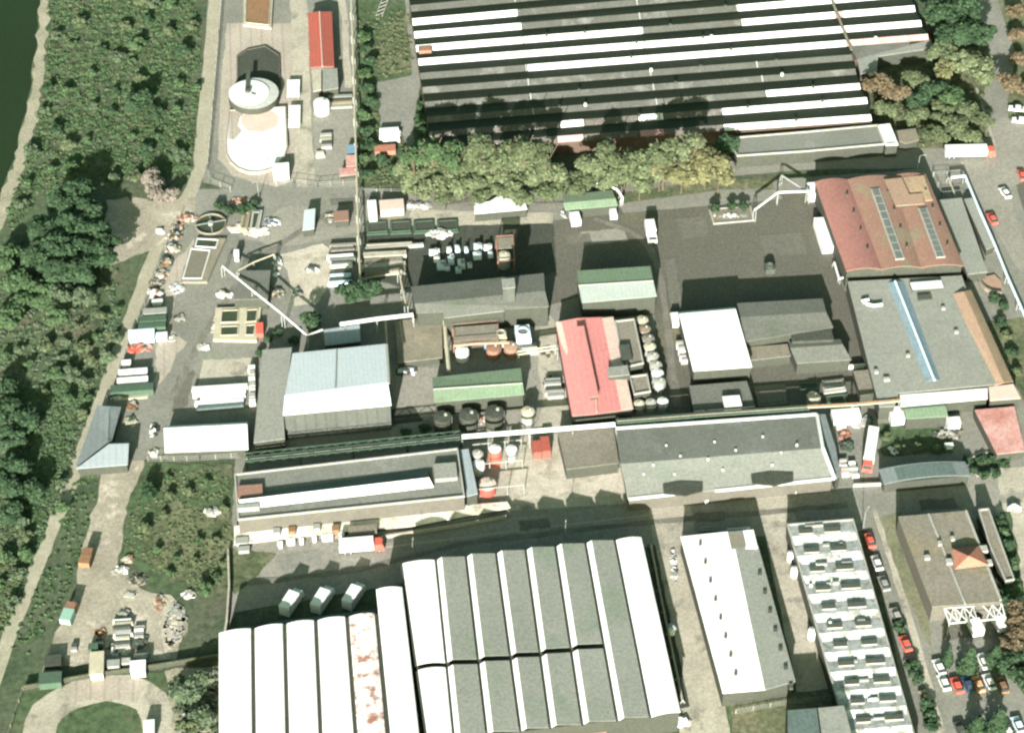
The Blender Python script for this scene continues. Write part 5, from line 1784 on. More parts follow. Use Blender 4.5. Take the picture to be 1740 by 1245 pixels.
# heaps of scrap along the track and on the waste ground
SC = ['white_paint', 'pale_paint', 'brown_paint', 'dark_paint', 'concrete']
for x, y, rx, ry, h, ms, lab in (
        (318, 372, 16, 7, 1.2, ['orange_tile', 'concrete', 'pink_roof'], 'heap of pinkish bricks left of the round thickener'),
        (302, 386, 11, 7, 1.2, ['orange_tile', 'dark_paint', 'concrete'], 'small reddish heap near the dirt track head'),
        (272, 394, 5, 4, 1.0, ['white_paint'], 'tiny white heap on the dirt track edge'),
        (296, 402, 13, 9, 1.3, SC, 'mixed white scrap heap, top one along the track fence'),
        (292, 424, 12, 8, 1.2, SC, 'mixed scrap heap left of the dark settling basin'),
        (284, 446, 10, 9, 1.2, ['dark_paint', 'brown_paint', 'concrete'], 'dark brown scrap heap halfway along the track fence'),
        (274, 466, 11, 7, 1.1, SC, 'pale scrap heap below the dark brown one'),
        (266, 482, 12, 6, 1.0, ['dark_paint', 'brown_paint', 'grey_paint'], 'low dark scrap heap above the rusty white heap'),
        (262, 500, 16, 7, 1.4, ['rust_paint', 'white_paint', 'dark_paint'], 'rusty and white heap above the container row'),
        (237, 591, 20, 8, 1.4, ['red_paint', 'rust_paint', 'pale_paint'], 'bright red scrap heap between the containers and white boxes'),
        (200, 672, 18, 8, 1.2, ['white_paint', 'dark_paint', 'pale_paint'], 'white scrap heap at the top of the hip roof shed'),
        (300, 490, 12, 8, .7, ['blue_grey_roof', 'concrete', 'pink_roof'], 'flat bluish heap of slabs on the pinkish yard'),
        (262, 732, 6, 10, 1.2, ['white_paint', 'dark_paint'], 'white drums heap at the left end of the white shed'),
        (262, 770, 6, 6, 1.0, ['white_paint', 'cream_paint'], 'small white heap at the lower left corner of white shed'),
        (404, 388, 16, 6, .9, ['white_paint', 'pink_roof', 'concrete'], 'pale rubble heap right of the round thickener'),
        (436, 394, 24, 7, 1.0, ['white_paint', 'pink_roof', 'white_roof'], 'long bright white rubble heap beside the narrow troughs'),
        (462, 378, 14, 6, .9, ['grey_paint', 'white_paint', 'dark_blue_paint'], 'grey white rubble heap at the end of the narrow troughs'),
        (470, 452, 7, 15, 1.2, ['white_paint', 'pale_paint', 'grey_paint'], 'white rubbish heap at the west edge of the pale pad'),
        (530, 458, 11, 6, 1.0, ['dark_paint', 'white_paint', 'grey_paint'], 'dark and white heap on the middle of the pale pad'),
        (470, 498, 14, 8, 1.0, ['tan_paint', 'pale_paint', 'dark_paint'], 'tan debris heap right of the grey control house'),
        (506, 498, 8, 7, 1.2, ['dark_green_paint', 'grey_paint'], 'dark round heap at the south end of pale pad'),
        (382, 502, 14, 6, 1.0, ['white_paint', 'cream_paint'], 'white sand heap above the yellow framed basin'),
        (368, 550, 5, 16, .8, ['white_paint', 'concrete'], 'white rubble along the left side of the yellow framed basin'),
        (206, 968, 14, 6, 1.0, ['white_paint', 'pale_paint'], 'white rubble heap on the dirt road at the foot of mound'),
        (218, 950, 10, 5, 1.0, ['concrete', 'brown_paint'], 'brown and grey rubble heap above the white one'),
        (234, 985, 16, 9, .9, ['brown_roof', 'dirt', 'dark_paint'], 'dark earth heap at the foot of the mound'),
        (272, 1024, 8, 14, .8, ['rust_paint', 'dirt'], 'rust brown earth heap beside the slab rubble'),
        (360, 870, 14, 6, .9, ['white_paint', 'pale_paint'], 'white rubble heap on the grassy mound'),
        (320, 1010, 10, 6, 1.0, ['white_paint', 'grey_paint', 'concrete'], 'small white heap below the mound near the fence'),
        (205, 1105, 18, 8, .8, ['cream_paint', 'dark_green_paint', 'white_paint'], 'pale heap of parts below the machine rows'),
        (238, 1090, 12, 10, 1.2, ['dark_green_paint', 'dark_paint'], 'dark green heap right of the machine rows'),
        (172, 1076, 8, 5, 1.0, ['orange_paint', 'dark_paint'], 'orange and dark heap left of machine rows'),
        (1462, 720, 14, 8, 1.0, ['pale_paint', 'grey_paint', 'white_paint'], 'grey heap in the goods yard below the white container'),
        (1434, 736, 8, 10, 1.2, ['orange_tile', 'dark_paint'], 'dark heap with an orange piece in the goods yard'),
        (1440, 758, 13, 8, 1.3, ['dark_green_paint', 'dark_paint'], 'dark green heap left of the long white lorry'),
        (1560, 708, 44, 3, .8, ['white_paint', 'pink_roof', 'grey_paint'], 'narrow line of white and pink scrap in front of green shed'),
        (1612, 738, 24, 9, 1.3, ['brown_roof', 'dark_paint', 'pale_paint'], 'brown dark heap below the white box in the goods yard'),
        (1520, 768, 12, 6, 1.0, ['white_paint', 'dark_paint'], 'white and dark heap behind the arched store'),
        (1626, 690, 16, 8, 1.1, ['white_paint', 'grey_paint', 'dark_paint'], 'white grey heap between the canopy and the red roof'),
        (1152, 1225, 22, 9, 1.3, ['white_paint', 'white_roof', 'pink_roof'], 'bright white heap at the foot of the saw-tooth hall'),
        (1142, 1068, 6, 6, 1.3, ['white_paint', 'blue_grey_roof'], 'small white heap between saw-tooth hall and side street'),
        (1000, 521, 9, 4, 1.0, ['white_paint'], 'small white sheet heap in front of the green store'),
        (940, 652, 16, 12, 1.2, ['grey_paint', 'pale_paint', 'dark_paint'], 'grey machine heap left of the red hall'),
        (690, 632, 17, 7, 1.4, ['white_paint', 'pale_blue_paint', 'dark_paint'], 'white machine heap beside the tall grey hall corner'),
        (805, 715, 24, 6, 1.0, ['pink_roof', 'grey_paint', 'brown_paint'], 'pinkish pipework heap above the bright pipe bridge'),
        (748, 398, 22, 7, 1.3, ['white_paint', 'white_roof', 'pale_paint'], 'bright white heap at the top corner of the equipment pit'),
        (706, 350, 24, 5, 1.0, ['pale_paint', 'grey_paint', 'white_paint'], 'grey white heap behind the dark trough row'),
        (560, 370, 6, 8, 1.0, ['dark_paint', 'concrete'], 'dark heap left of the rust brown shed'),
        (404, 342, 20, 5, .6, ['orange_tile', 'concrete'], 'low orange brick heap beside the street sign end')):
    heap(x, y, rx, ry, h, int(14 + rx * ry * .22), ms, lab)
heap(296, 1062, 16, 38, .5, 190, ['concrete', 'pale_paint', 'concrete_pale', 'grey_paint'], 'long low field of broken concrete slabs beside the waste ground', 'rubble_field', 'rubble')
heap(340, 1200, 26, 50, .5, 150, ['concrete', 'pale_paint', 'dirt', 'white_paint'], 'grey white rubble field between the gravel loop and white vaults', 'rubble_field', 'rubble')

# ================================================================ tanks and basins
def tank(x, y, rpx, h, wall, top, label, group=None, cone=.25, name='storage_tank', rail=False):
    mx, my = px_m(x, y, h)
    g = P(x, y, h)
    r = rpx * mx
    t = thing(name, label, 'tank', (g.x, g.y, 0), group)
    mb = MB()
    mb.cyl((0, 0, 0), r, h, 24)
    for z in (h * .33, h * .66):
        mb.cyl((0, 0, z), r + .04, .1, 24)
    mb.build('shell', wall, t, local=True)
    mb = MB()
    mb.cyl((0, 0, h + .01), r + .06, .06, 24, 0, r + .02, cone=cone)
    mb.build('lid', top, t, local=True)
    mb = MB()
    mb.cyl((r * .35, r * .2, h + .1), r * .18, .35 + cone * .6, 10)
    mb.build('hatch', 'pale_paint', t, local=True)
    mb = MB()
    for s in (-.22, .22):
        mb.box((r + .12, s, 0), (.06, .06, h))
    for k in range(int(h / .5)):
        mb.box((r + .12, 0, .3 + k * .5), (.05, .44, .05))
    mb.build('ladder', 'grey_paint', t, local=True)
    return t


ORD = ['first', 'second', 'third', 'fourth', 'fifth', 'sixth', 'seventh', 'eighth']
for i, (x, y) in enumerate(((1091, 543), (1095, 558), (1101, 574), (1104, 588), (1109, 604), (1114, 619), (1117, 633), (1120, 647))):
    tank(x, y, 10, 3.0, 'grey_paint', ['cream_paint', 'rust_roof', 'brown_roof', 'cream_paint', 'pale_paint', 'pale_paint', 'white_paint', 'pale_paint'][i],
         f'pale round tank in the column along the red hall annex, {ORD[i]} from the top', 'tank column beside the red hall')
for i, (x, y) in enumerate(((1086, 685), (1106, 683), (1126, 681))):
    tank(x, y, 9, 2.6, 'grey_paint', ['cream_paint', 'pale_paint', 'white_paint'][i], f'low round tank under the red hall annex, {["left", "middle", "right"][i]} of three', 'three low tanks below the annex')
for i, (x, y, r) in enumerate(((752, 708, 15), (796, 704, 16), (840, 699, 16))):
    tank(x, y, r, 4.4, 'dark_wall', 'bitumen', f'wide dull tank south of the green workshop, {["western", "middle", "eastern"][i]} of three', 'three wide tanks below the green workshop')
tank(897, 698, 11, 3.4, 'pale_paint', 'cream_paint', 'small pale ring topped tank right of the three wide tanks')
for x, y, r, h, w, tp, lab in (
        (811, 770, 9, 3.4, 'grey_paint', 'pale_paint', 'white grey tank at the upper left of the process frame'),
        (841, 762, 10, 4.4, 'red_paint', 'white_paint', 'red and white tank at the top of the process frame'),
        (869, 762, 9, 3.6, 'grey_paint', 'white_paint', 'white tank at the upper right of the process frame'),
        (813, 787, 10, 3.0, 'white_paint', 'white_paint', 'bright white tank in the middle of process frame'),
        (828, 822, 15, 2.6, 'red_sheet', 'pink_roof', 'big dark red tank at the lower end of the process frame'),
        (785, 595, 11, 3.0, 'white_paint', 'white_paint', 'white tank at the west end of the brown gantry'),
        (838, 590, 12, 3.0, 'rust_paint', 'rust_paint', 'rust brown tank under the fan units, left one'),
        (868, 588, 12, 3.0, 'rust_paint', 'beige_roof', 'pinkish rusty tank under the blue fan unit'),
        (856, 433, 10, 4.0, 'pale_paint', 'cream_paint', 'cream topped tank at the east end of the equipment pit'),
        (546, 174, 13, 3.4, 'white_paint', 'white_paint', 'small white round tank below the beige store room'),
        (1382, 673, 11, 2.6, 'grey_paint', 'cream_paint', 'cream round tank beside the white framed pit'),
        (1404, 350, 10, 3.0, 'white_paint', 'white_paint', 'white round tank at the corner of the red vaulted hall'),
        (1345, 940, 7, 2.2, 'white_paint', 'white_paint', 'white dome tank by patchwork hall west wall, upper one'),
        (1351, 966, 7, 2.2, 'white_paint', 'white_paint', 'white dome tank by patchwork hall west wall, lower one'),
        (1381, 1071, 8, 2.2, 'white_paint', 'white_paint', 'white dome tank farther down along patchwork hall'),
        (1216, 840, 7, 1.6, 'white_paint', 'white_paint', 'low white tank right of the western loading canopy'),
        (1142, 1066, 6, 2.0, 'white_paint', 'blue_grey_roof', 'little white tank on the dark strip by saw-tooth hall')):
    tank(x, y, r, h, w, tp, lab)
# the big clarifier with its white floating disc
g = P(431, 159, 2.6)
mx = px_m(431, 159, 2.6)[0]
t = thing('clarifier_tank', 'large round clarifier tank with a bright white lid and dark walkway', 'tank', (g.x, g.y, 0))
R = 43 * mx
mb = MB()
mb.cyl((0, 0, 0), R, 2.6, 48)
mb.build('shell', 'dark_wall', t, local=True)
mb = MB()
mb.cyl((0, 0, 2.61), R - .1, .05, 48, cone=.25)
mb.build('lid', 'grey_roof_pale', t, local=True)
mb = MB()
mb.cyl((-8 * mx, 0, 2.9), 34 * mx, .1, 48, cone=.3)
mb.build('cover', 'white_paint', t, local=True)
mb = MB()
mb.beam((-R * .25, R * .1, 3.3), (-R * .3, R + 2.0, 3.3), 1.1, .3)
mb.cyl((-R * .22, 0, 3.1), .8, .9, 10)
mb.build('walkway', 'dark_paint', t, local=True)
mb = MB()
mb.tube([(-R * .08, -R * .12, 3.35), (R * .1, -R * .2, 3.3)], .2, 6)
mb.build('scraper_drive', 'dark_paint', t, local=True)
# the shadow behind it is a made-up dark deck, set further down
# white slab basin
t = thing('slab_basin', 'broad white concrete basin slab with a beige oval below the clarifier', 'basin', ctr(Q([(388, 186), (486, 182), (486, 270), (385, 262)], 0)))
out = Q([(388, 187), (486, 181), (489, 250), (484, 265), (472, 280), (456, 289), (438, 293), (420, 292), (404, 286), (391, 275), (384, 262), (383, 240)], .8)
mb = MB()
mb.prism(inset(out, .4), 0, .7)
mb.build('slab', 'white_roof', t)
mb = MB()
mb.face([p + Vector((0, 0, 0)) for p in Q([(411, 196), (430, 189), (462, 188), (476, 200), (470, 216), (446, 225), (420, 222), (409, 210)], .72)])
mb.build('oval_lid', 'pink_roof', t)
mb = MB()
mb.face(Q([(389, 190), (400, 186), (420, 186), (408, 200), (404, 214), (412, 222), (398, 238), (388, 236)], .712))
mb.build('worn_patch', 'concrete_pink', t)
n = len(out)
mb = MB()
inn = inset(out, .35)
for i in range(n):
    j = (i + 1) % n
    mb.prism([out[i], out[j], inn[j], inn[i]], 0, .9)
mb.build('rim', 'stone_edge', t)
# thickener
g = P(358, 380, .6)
mx = px_m(358, 380)[0]
t = thing('thickener', 'round dark thickener basin with a crossing footbridge', 'basin', (g.x, g.y, 0))
R = 26 * mx
mb = MB()
k = 40
ring = [(R * math.cos(6.283 * i / k), R * math.sin(6.283 * i / k)) for i in range(k)]
rin = [(a * .95, b * .95) for a, b in ring]
for i in range(k):
    j = (i + 1) % k
    mb.prism([ring[i], ring[j], rin[j], rin[i]], 0, .7)
mb.build('rim', 'pad_concrete', t, local=True)
mb = MB()
mb.face([(a * .951, b * .951, .25) for a, b in ring])
mb.build('water', 'pool_water', t, local=True)
mb = MB()
mb.beam((-R, -R * .25, .8), (R, R * .32, .8), .3, .12)
mb.cyl((0, 0, .3), .7, .9, 12)
mb.build('footbridge', 'grey_paint', t, local=True)
mb = MB()
mb.beam((-R * .15, R * .9, .45), (R * .2, -R * .9, .45), .3, .1)
mb.build('scraper_arm', 'grey_paint', t, local=True)


def basin(name, label, outer, cells, hh, rim, water, cat='basin', wname='water', base=None):
    o = Q(outer, hh)
    t = thing(name, label, cat, ctr(o))
    mb = MB()
    mb.prism(o, 0, hh - .12)
    mb.build('base', base or rim, t)
    for c, wm in cells:
        q = Q(c, hh)
        mb = MB()
        mb.face([(p.x, p.y, hh - .10) for p in q])
        w = mb.build(wname, wm, t)
    mb = MB()
    n = len(o)
    edges = []
    for c, wm in cells:
        q = Q(c, hh)
        u = inset(q, -.22)
        for i in range(len(q)):
            j = (i + 1) % len(q)
            mb.prism([u[i], u[j], q[j], q[i]], hh - .3, hh + .1 + .003 * i)
    mb.build('rim', rim, t)
    return t


basin('shadow_deck', 'dark low deck drawn as the shadow behind the white lidded clarifier tank', [(402, 94), (420, 82), (450, 76), (476, 92), (478, 150), (402, 152)], [([(405, 96), (421, 85), (450, 79), (473, 94), (475, 147), (405, 149)], 'bitumen')], .5, 'plaster_wall', 'bitumen', 'shadow deck', 'shadow_fill')  # made-up low deck, its dark fill stands for the clarifier shadow
basin('settling_basin', 'long dark settling basin framed in white beside the scrap heaps', [(309, 478), (352, 478), (384, 404), (334, 402)],
      [([(312, 472), (342, 472), (356, 426), (326, 423)], 'pool_sludge'), ([(333, 418), (366, 420), (370, 408), (336, 406)], 'pool_water')], .8, 'white_paint', 'pool_sludge', base='pad_concrete')
basin('cell_basin', 'yellow framed concrete basin with four dark water cells', [(366, 522), (444, 520), (436, 578), (362, 576)],
      [([(378, 528), (404, 527), (403, 546), (376, 547)], 'pool_water'), ([(420, 527), (437, 526), (434, 545), (419, 546)], 'pool_water'), ([(376, 555), (404, 554), (403, 568), (376, 569)], 'pool_water'), ([(419, 553), (433, 552), (430, 568), (418, 568)], 'pool_water')], .9, 'cream_paint', 'pool_water')
basin('narrow_trough', 'narrow yellowish trough basin left of the pair by the street junction', [(412, 358), (426, 357), (420, 390), (408, 390)], [([(416, 362), (422, 362), (416, 387), (411, 387)], 'pool_sludge')], 1.0, 'tan_paint', 'pool_sludge')
basin('narrow_trough', 'narrow dark trough basin right of the pair by the street junction', [(428, 357), (446, 356), (440, 390), (424, 390)], [([(432, 361), (440, 361), (434, 387), (428, 387)], 'pool_water')], 1.0, 'pale_paint', 'pool_water')
basin('brown_bed', 'square brown sludge bed at the top of the treatment yard', [(414, -10), (464, -10), (461, 47), (413, 41)], [([(419, -10), (460, -8), (456, 42), (418, 38)], 'brown_paint')], .8, 'concrete', 'brown_paint', 'bed', 'sludge')
basin('square_pit', 'brownish square pit east of the pale transformer house', [(1281, 656), (1334, 650), (1338, 684), (1288, 690)], [([(1286, 662), (1330, 656), (1333, 680), (1291, 685)], 'pool_sludge')], .6, 'brown_roof', 'pool_sludge')
basin('framed_pit', 'white framed pit above the pipe bridge near the grey hall', [(1396, 646), (1433, 642), (1438, 662), (1400, 667)], [([(1401, 650), (1430, 647), (1432, 657), (1403, 661)], 'grey_roof')], .9, 'pale_paint', 'grey_roof')
basin('framed_pit', 'dark pit below the white framed one above the pipe bridge', [(1402, 671), (1440, 667), (1442, 682), (1404, 686)], [([(1405, 674), (1436, 670), (1438, 679), (1407, 683)], 'pool_water')], .5, 'dark_green_paint', 'pool_water')
basin('framed_pit', 'dull green pit left of the white framed one', [(1357, 650), (1390, 646), (1392, 660), (1360, 664)], [([(1360, 652), (1387, 649), (1389, 657), (1362, 661)], 'pool_water')], .5, 'teal_grey_roof', 'pool_water')
basin('hex_pond', 'hexagonal dark pond bed ringed with pale stone near the red roof', [(1640, 778), (1664, 766), (1700, 762), (1718, 772), (1704, 800), (1660, 808)], [([(1646, 780), (1666, 771), (1698, 767), (1710, 774), (1700, 795), (1663, 802)], 'pool_water')], .4, 'pale_paint', 'pool_water', 'pond')

# ================================================================ pipes, bridges, fences
def pipeline(label, pts, r, m, name='pipeline', support=6.0, sup_m='grey_paint', n_pipes=1, gap=.5, cat='pipeline', truss=False):
    """pts: pixels with heights"""
    w = [P(*p) for p in pts]
    t = thing(name, label, cat, (w[0].x, w[0].y, 0))
    for k in range(n_pipes):
        o = (k - (n_pipes - 1) / 2) * gap
        ln = []
        for i, p in enumerate(w):
            d = (w[min(i + 1, len(w) - 1)] - w[max(i - 1, 0)]).normalized()
            ln.append(p + Vector((-d.y, d.x, 0)) * o + Vector((0, 0, (k % 2) * r * .6)))
        mb = MB()
        mb.tube(ln, r, 8)
        mb.build('pipe', m if isinstance(m, str) else m[k % len(m)], t)
    for i in range(len(w) - 1):
        a, b = w[i], w[i + 1]
        q = max(1, int((b - a).length / support))
        for j in range(q + (1 if i == len(w) - 2 else 0)):
            p = a.lerp(b, j / q)
            d = (b - a).normalized()
            s = Vector((-d.y, d.x, 0)) * (gap * n_pipes / 2 + .15)
            mb = MB()
            for e in (-1, 1):
                mb.box((p.x + s.x * e, p.y + s.y * e, 0), (.2, .2, p.z - r))
            mb.beam(Vector((p.x, p.y, p.z - r - .2)) - s * 1.1, Vector((p.x, p.y, p.z - r - .2)) + s * 1.1, .2, .2)
            mb.build('support', sup_m, t)
    if truss:
        for e in (-1, 1):
            mb = MB()
            for i in range(len(w) - 1):
                a, b = w[i], w[i + 1]
                d = (b - a).normalized()
                s = Vector((-d.y, d.x, 0)) * (gap * n_pipes / 2 + .25) * e
                q = max(2, int((b - a).length / 2.4))
                for zz in (-.5, .6):
                    mb.beam(a + s + Vector((0, 0, zz)), b + s + Vector((0, 0, zz)), .14, .14)
                for j in range(q):
                    u, v = a.lerp(b, j / q) + s, a.lerp(b, (j + 1) / q) + s
                    lo, hi = (-.5, .6) if j % 2 else (.6, -.5)
                    mb.tube([u + Vector((0, 0, lo + .07)), v + Vector((0, 0, hi + .07))], .06, 4)
            mb.build('truss', sup_m, t)
    return t


pipeline('dull green lattice pipe bridge passing in front of the tall grey hall', [(418, 780, 4.6), (600, 761, 4.6), (783, 742, 4.6)], .16, ['dark_green_paint', 'grey_paint'], 'pipe_bridge', 9, 'dark_green_paint', 3, .7, 'pipe bridge', True)
pipeline('bright white pipe bridge above the process frame', [(785, 742, 4.8), (900, 733, 4.8), (1045, 721, 4.8)], .28, 'white_paint', 'pipe_bridge', 9, 'grey_paint', 2, .6, 'pipe bridge')
pipeline('dark pipe bridge running behind the grey gable hall', [(1048, 716, 4.6), (1200, 704, 4.6), (1374, 692, 4.6)], .2, ['dark_green_paint', 'brown_roof'], 'pipe_bridge', 9, 'dark_green_paint', 3, .6, 'pipe bridge')
pipeline('brown and cream pipe bridge leading to the white loading canopy', [(1372, 691, 4.7), (1450, 687, 4.7), (1530, 680, 4.7)], .2, ['cream_paint', 'brown_paint'], 'pipe_bridge', 9, 'grey_paint', 2, .5, 'pipe bridge')
pipeline('white pipe slanting over the control house to the dark tree', [(378, 452, 3.6), (430, 494, 5.4), (480, 534, 5.0), (522, 570, 5.0), (548, 560, 5.0)], .22, 'white_paint', support=9)
pipeline('white pipe pair running east from the small white block', [(578, 551, 5.6), (640, 542, 5.6), (702, 535, 5.4)], .22, 'white_paint', support=8, n_pipes=2, gap=.6)
pipeline('long cream pipeline along the treatment yard fence to the cooling beds', [(596, -20, 3.0), (599, 60, 3.0), (603, 200, 3.0), (607, 330, 3.0), (609, 400, 3.2), (612, 474, 3.2), (678, 464, 3.2), (684, 490, 3.2), (690, 518, 3.4)], .26, 'cream_paint', support=8)
pipeline('cream pipe rising along the west side of the green workshop yard', [(755, 540, 3.4), (758, 580, 3.4), (763, 632, 3.4)], .5, 'cream_paint', support=7)
pipeline('thin cream pipe pair from the fan units to the red hall', [(880, 600, 3.4), (946, 590, 3.4)], .22, 'cream_paint', support=6, n_pipes=2, gap=.9)
pipeline('thin pale pipe in front of the south wall of tall hall annex', [(655, 545, 3.2), (658, 590, 3.2), (664, 640, 3.2)], .2, 'cream_paint', support=6)
pipeline('white overhead pipe crossing the yard gate to the white gate box', [(1283, 356, 4.0), (1322, 327, 4.0), (1376, 325, 4.0)], .28, 'white_paint', support=9)
pipeline('grey pipe crossing diagonally behind the white gate pipe', [(1328, 298, 3.4), (1372, 326, 3.4)], .25, 'grey_paint', support=9)
pipeline('light blue pipe beside the eastern road, running past the vaulted hall', [(1616, 302, 2.4), (1640, 299, 2.4), (1662, 352, 2.4), (1690, 415, 2.4), (1712, 470, 2.4), (1752, 560, 2.4)], .34, 'pale_blue_paint', support=8)
pipeline('thin cream pipe inside the corner of the blue street pipe', [(1612, 302, 1.6), (1624, 335, 1.6)], .2, 'cream_paint', support=6)
pipeline('white frame pipe by the lower west corner of the vaulted hall', [(1418, 446, 1.4), (1426, 474, 1.4), (1438, 470, 1.4)], .3, 'white_paint', support=5)
pipeline('curved white pipe rising out of the trees by the green gate shed', [(1014, 312, 3.2), (1034, 315, 3.2), (1050, 323, 3.0), (1058, 336, 2.4), (1055, 344, 1.2)], .32, 'white_paint', support=9)
pipeline('bright low pipe along the pale side of saw-tooth hall', [(1106, 925, .9), (1120, 1000, .9), (1160, 1190, .9)], .25, 'cream_paint', support=6)
pipeline('thin pale pipe from the grey control house to the pale pad', [(404, 460, 3.6), (430, 446, 3.2), (466, 432, 3.0)], .18, 'cream_paint', support=8)


def fence(label, pts, h, m='grey_paint', kind='fence', wall=False, cap=None):
    w = [P(p[0], p[1], 0) for p in pts]
    t = thing('fence' if not wall else 'boundary_wall', label, 'fence' if not wall else 'wall', (w[0].x, w[0].y, 0))
    if wall:
        mb = MB()
        for i in range(len(w) - 1):
            mb.beam(w[i], w[i + 1], .3, h)
        mb.build('wall_body', m, t)
        mb = MB()
        for i in range(len(w) - 1):
            mb.beam(w[i] + Vector((0, 0, h)), w[i + 1] + Vector((0, 0, h)), .45, .1)
        mb.build('coping', cap or 'stone_edge', t)
        return t
    mb = MB()
    pm = MB()
    for i in range(len(w) - 1):
        a, b = w[i], w[i + 1]
        q = max(1, int((b - a).length / 3.0))
        for j in range(q + 1):
            p = a.lerp(b, j / q)
            pb = MB()
            pb.box((p.x, p.y, 0), (.12, .12, h + .1))
            pb.build('post', 'concrete', t)
        for z in (.1, h * .5, h):
            pm.beam(a + Vector((0, 0, z)), b + Vector((0, 0, z)), .05, .06)
        d = (b - a)
        q2 = max(2, int(d.length / .8))
        for j in range(q2):
            u, v = a.lerp(b, j / q2), a.lerp(b, (j + 1) / q2)
            pm.tube([u + Vector((0, 0, .1)), v + Vector((0, 0, h))], .025, 3)
    pm.build('mesh_panel', m, t)
    return t


fence('long mesh fence following the dirt track along the works edge', [(306, 372), (276, 440), (240, 535), (205, 630), (176, 700), (160, 740)], 1.8)
fence('mesh fence between the concrete road and the treatment yard', [(378, -20), (372, 60), (362, 180), (352, 290), (358, 312), (392, 326)], 1.8)
fence('pale wall along the lower edge of the waste ground', [(40, 1172), (150, 1152), (260, 1136), (372, 1118)], 1.3, 'dark_wall', 'wall', True, 'dry_grass')
fence('mesh fence running down the edge of the bottom left lawn', [(40, 1174), (26, 1215), (12, 1260)], 1.4)
fence('concrete wall between grassy mound and the bottom street', [(388, 938), (390, 1000), (386, 1060), (376, 1118)], 1.2, 'dark_wall', 'wall', True, 'concrete')
fence('low mesh fence below the white shed along the mound', [(252, 784), (340, 782), (420, 776)], 1.5)
fence('mesh fence along the street side of the treatment yard', [(470, 316), (500, 312), (540, 318), (605, 312)], 1.6)
fence('pale wall along the south side of the street annex', [(1250, 268), (1372, 262), (1508, 252), (1524, 248)], 1.0, 'pale_paint', 'wall', True)
fence('thin dark fence between the two-tone hall yard and lower roofs', [(1250, 1212), (1338, 1196), (1430, 1186)], 1.5)
fence('low white wall in front of the goods yard towards the cross street', [(1450, 826), (1500, 824), (1530, 822)], .8, 'white_paint', 'wall', True)
fence('low wall along the cross street below the loading platform', [(640, 916), (760, 898), (860, 880)], .9, 'concrete', 'wall', True)
fence('fence along the street on the shed hall footpath', [(615, 326), (690, 328)], 1.2)
fence('dark fence around the pit behind the vaulted hall', [(1585, 300), (1632, 297), (1640, 330), (1600, 334), (1586, 301)], 1.6)

# lamp posts along the streets
def lamp(x, y, label, rz=0.0):
    g = P(x, y, 0)
    t = thing('street_lamp', label, 'street lamp', (g.x, g.y, 0), 'street lamps', rz)
    mb = MB()
    mb.cyl((0, 0, 0), .09, 6.2, 8, 0, .06)
    mb.tube([(0, 0, 6.1), (.5, 0, 6.5), (1.2, 0, 6.55)], .05, 6)
    mb.build('pole', 'grey_paint', t, local=True)
    mb = MB()
    mb.box((1.35, 0, 6.48), (.6, .25, .14))
    mb.build('lamp_head', 'pale_paint', t, local=True)


lamp(1558, 296, 'lamp post beside the back corner of the vaulted hall')
lamp(1466, 900, 'lamp post at the top corner of the patchwork hall', 1)
lamp(702, 955, 'lamp post at the top left of the saw-tooth hall', 1.5)
lamp(960, 925, 'lamp post behind the middle of saw-tooth hall', 1.5)
lamp(440, 338, 'lamp post at the street junction by the thickener', 4)

# ================================================================ process plant
t = thing('gantry', 'brown steel gantry platform below the mid grey hall', 'gantry', ctr(Q([(770, 557), (845, 552), (848, 580), (772, 586)], 0)))
pl = Q([(769, 556), (846, 550), (848, 578), (771, 584)], 4.2)
mb = MB()
mb.slab(pl, .2)
mb.build('deck', 'brown_roof', t)
mb = MB()
for i in range(4):
    j = (i + 1) % 4
    mb.beam(pl[i] + Vector((0, 0, .9)), pl[j] + Vector((0, 0, .9)), .1, .1)
mb.build('railing', 'rust_paint', t)
for i in range(4):
    mb = MB()
    mb.box((pl[i].x, pl[i].y, 0), (.3, .3, 4.0))
    mb.build('leg', 'rust_paint', t)
mb = MB()
mb.tube([pl[3] + Vector((0, -.4, -.3)), pl[3].lerp(pl[2], .5) + Vector((0, -.4, -.1)), pl[2] + Vector((2.5, -.4, -.4))], .35, 8)
mb.build('duct', 'beige_roof', t)


def fan_unit(x0, y0, x1, y1, h, m, label):
    c, lx, ly = bbox_m(x0, y0, x1, y1, h)
    t = thing('fan_unit', label, 'fan unit', (c.x, c.y, 0), None, GRID)
    mb = MB()
    mb.box((0, 0, 0), (lx, ly, h))
    mb.build('housing', m, t, local=True)
    mb = MB()
    k = 20
    r = min(lx, ly) * .4
    for i in range(k):
        a, b = 6.283 * i / k, 6.283 * (i + 1) / k
        mb.prism([(r * math.cos(a), r * math.sin(a)), (r * math.cos(b), r * math.sin(b)), (r * .85 * math.cos(b), r * .85 * math.sin(b)), (r * .85 * math.cos(a), r * .85 * math.sin(a))], h + .01, h + .45)
    mb.build('fan_ring', m, t, local=True)
    mb = MB()
    mb.cyl((0, 0, h + .01), r * .84, .02, 20)
    mb.build('fan_opening', 'glass', t, local=True)
    mb = MB()
    for i in range(5):
        a = 6.283 * i / 5
        mb.beam((0, 0, h + .2), (r * .75 * math.cos(a), r * .75 * math.sin(a), h + .2), .3, .05)
    mb.build('blades', 'grey_paint', t, local=True)


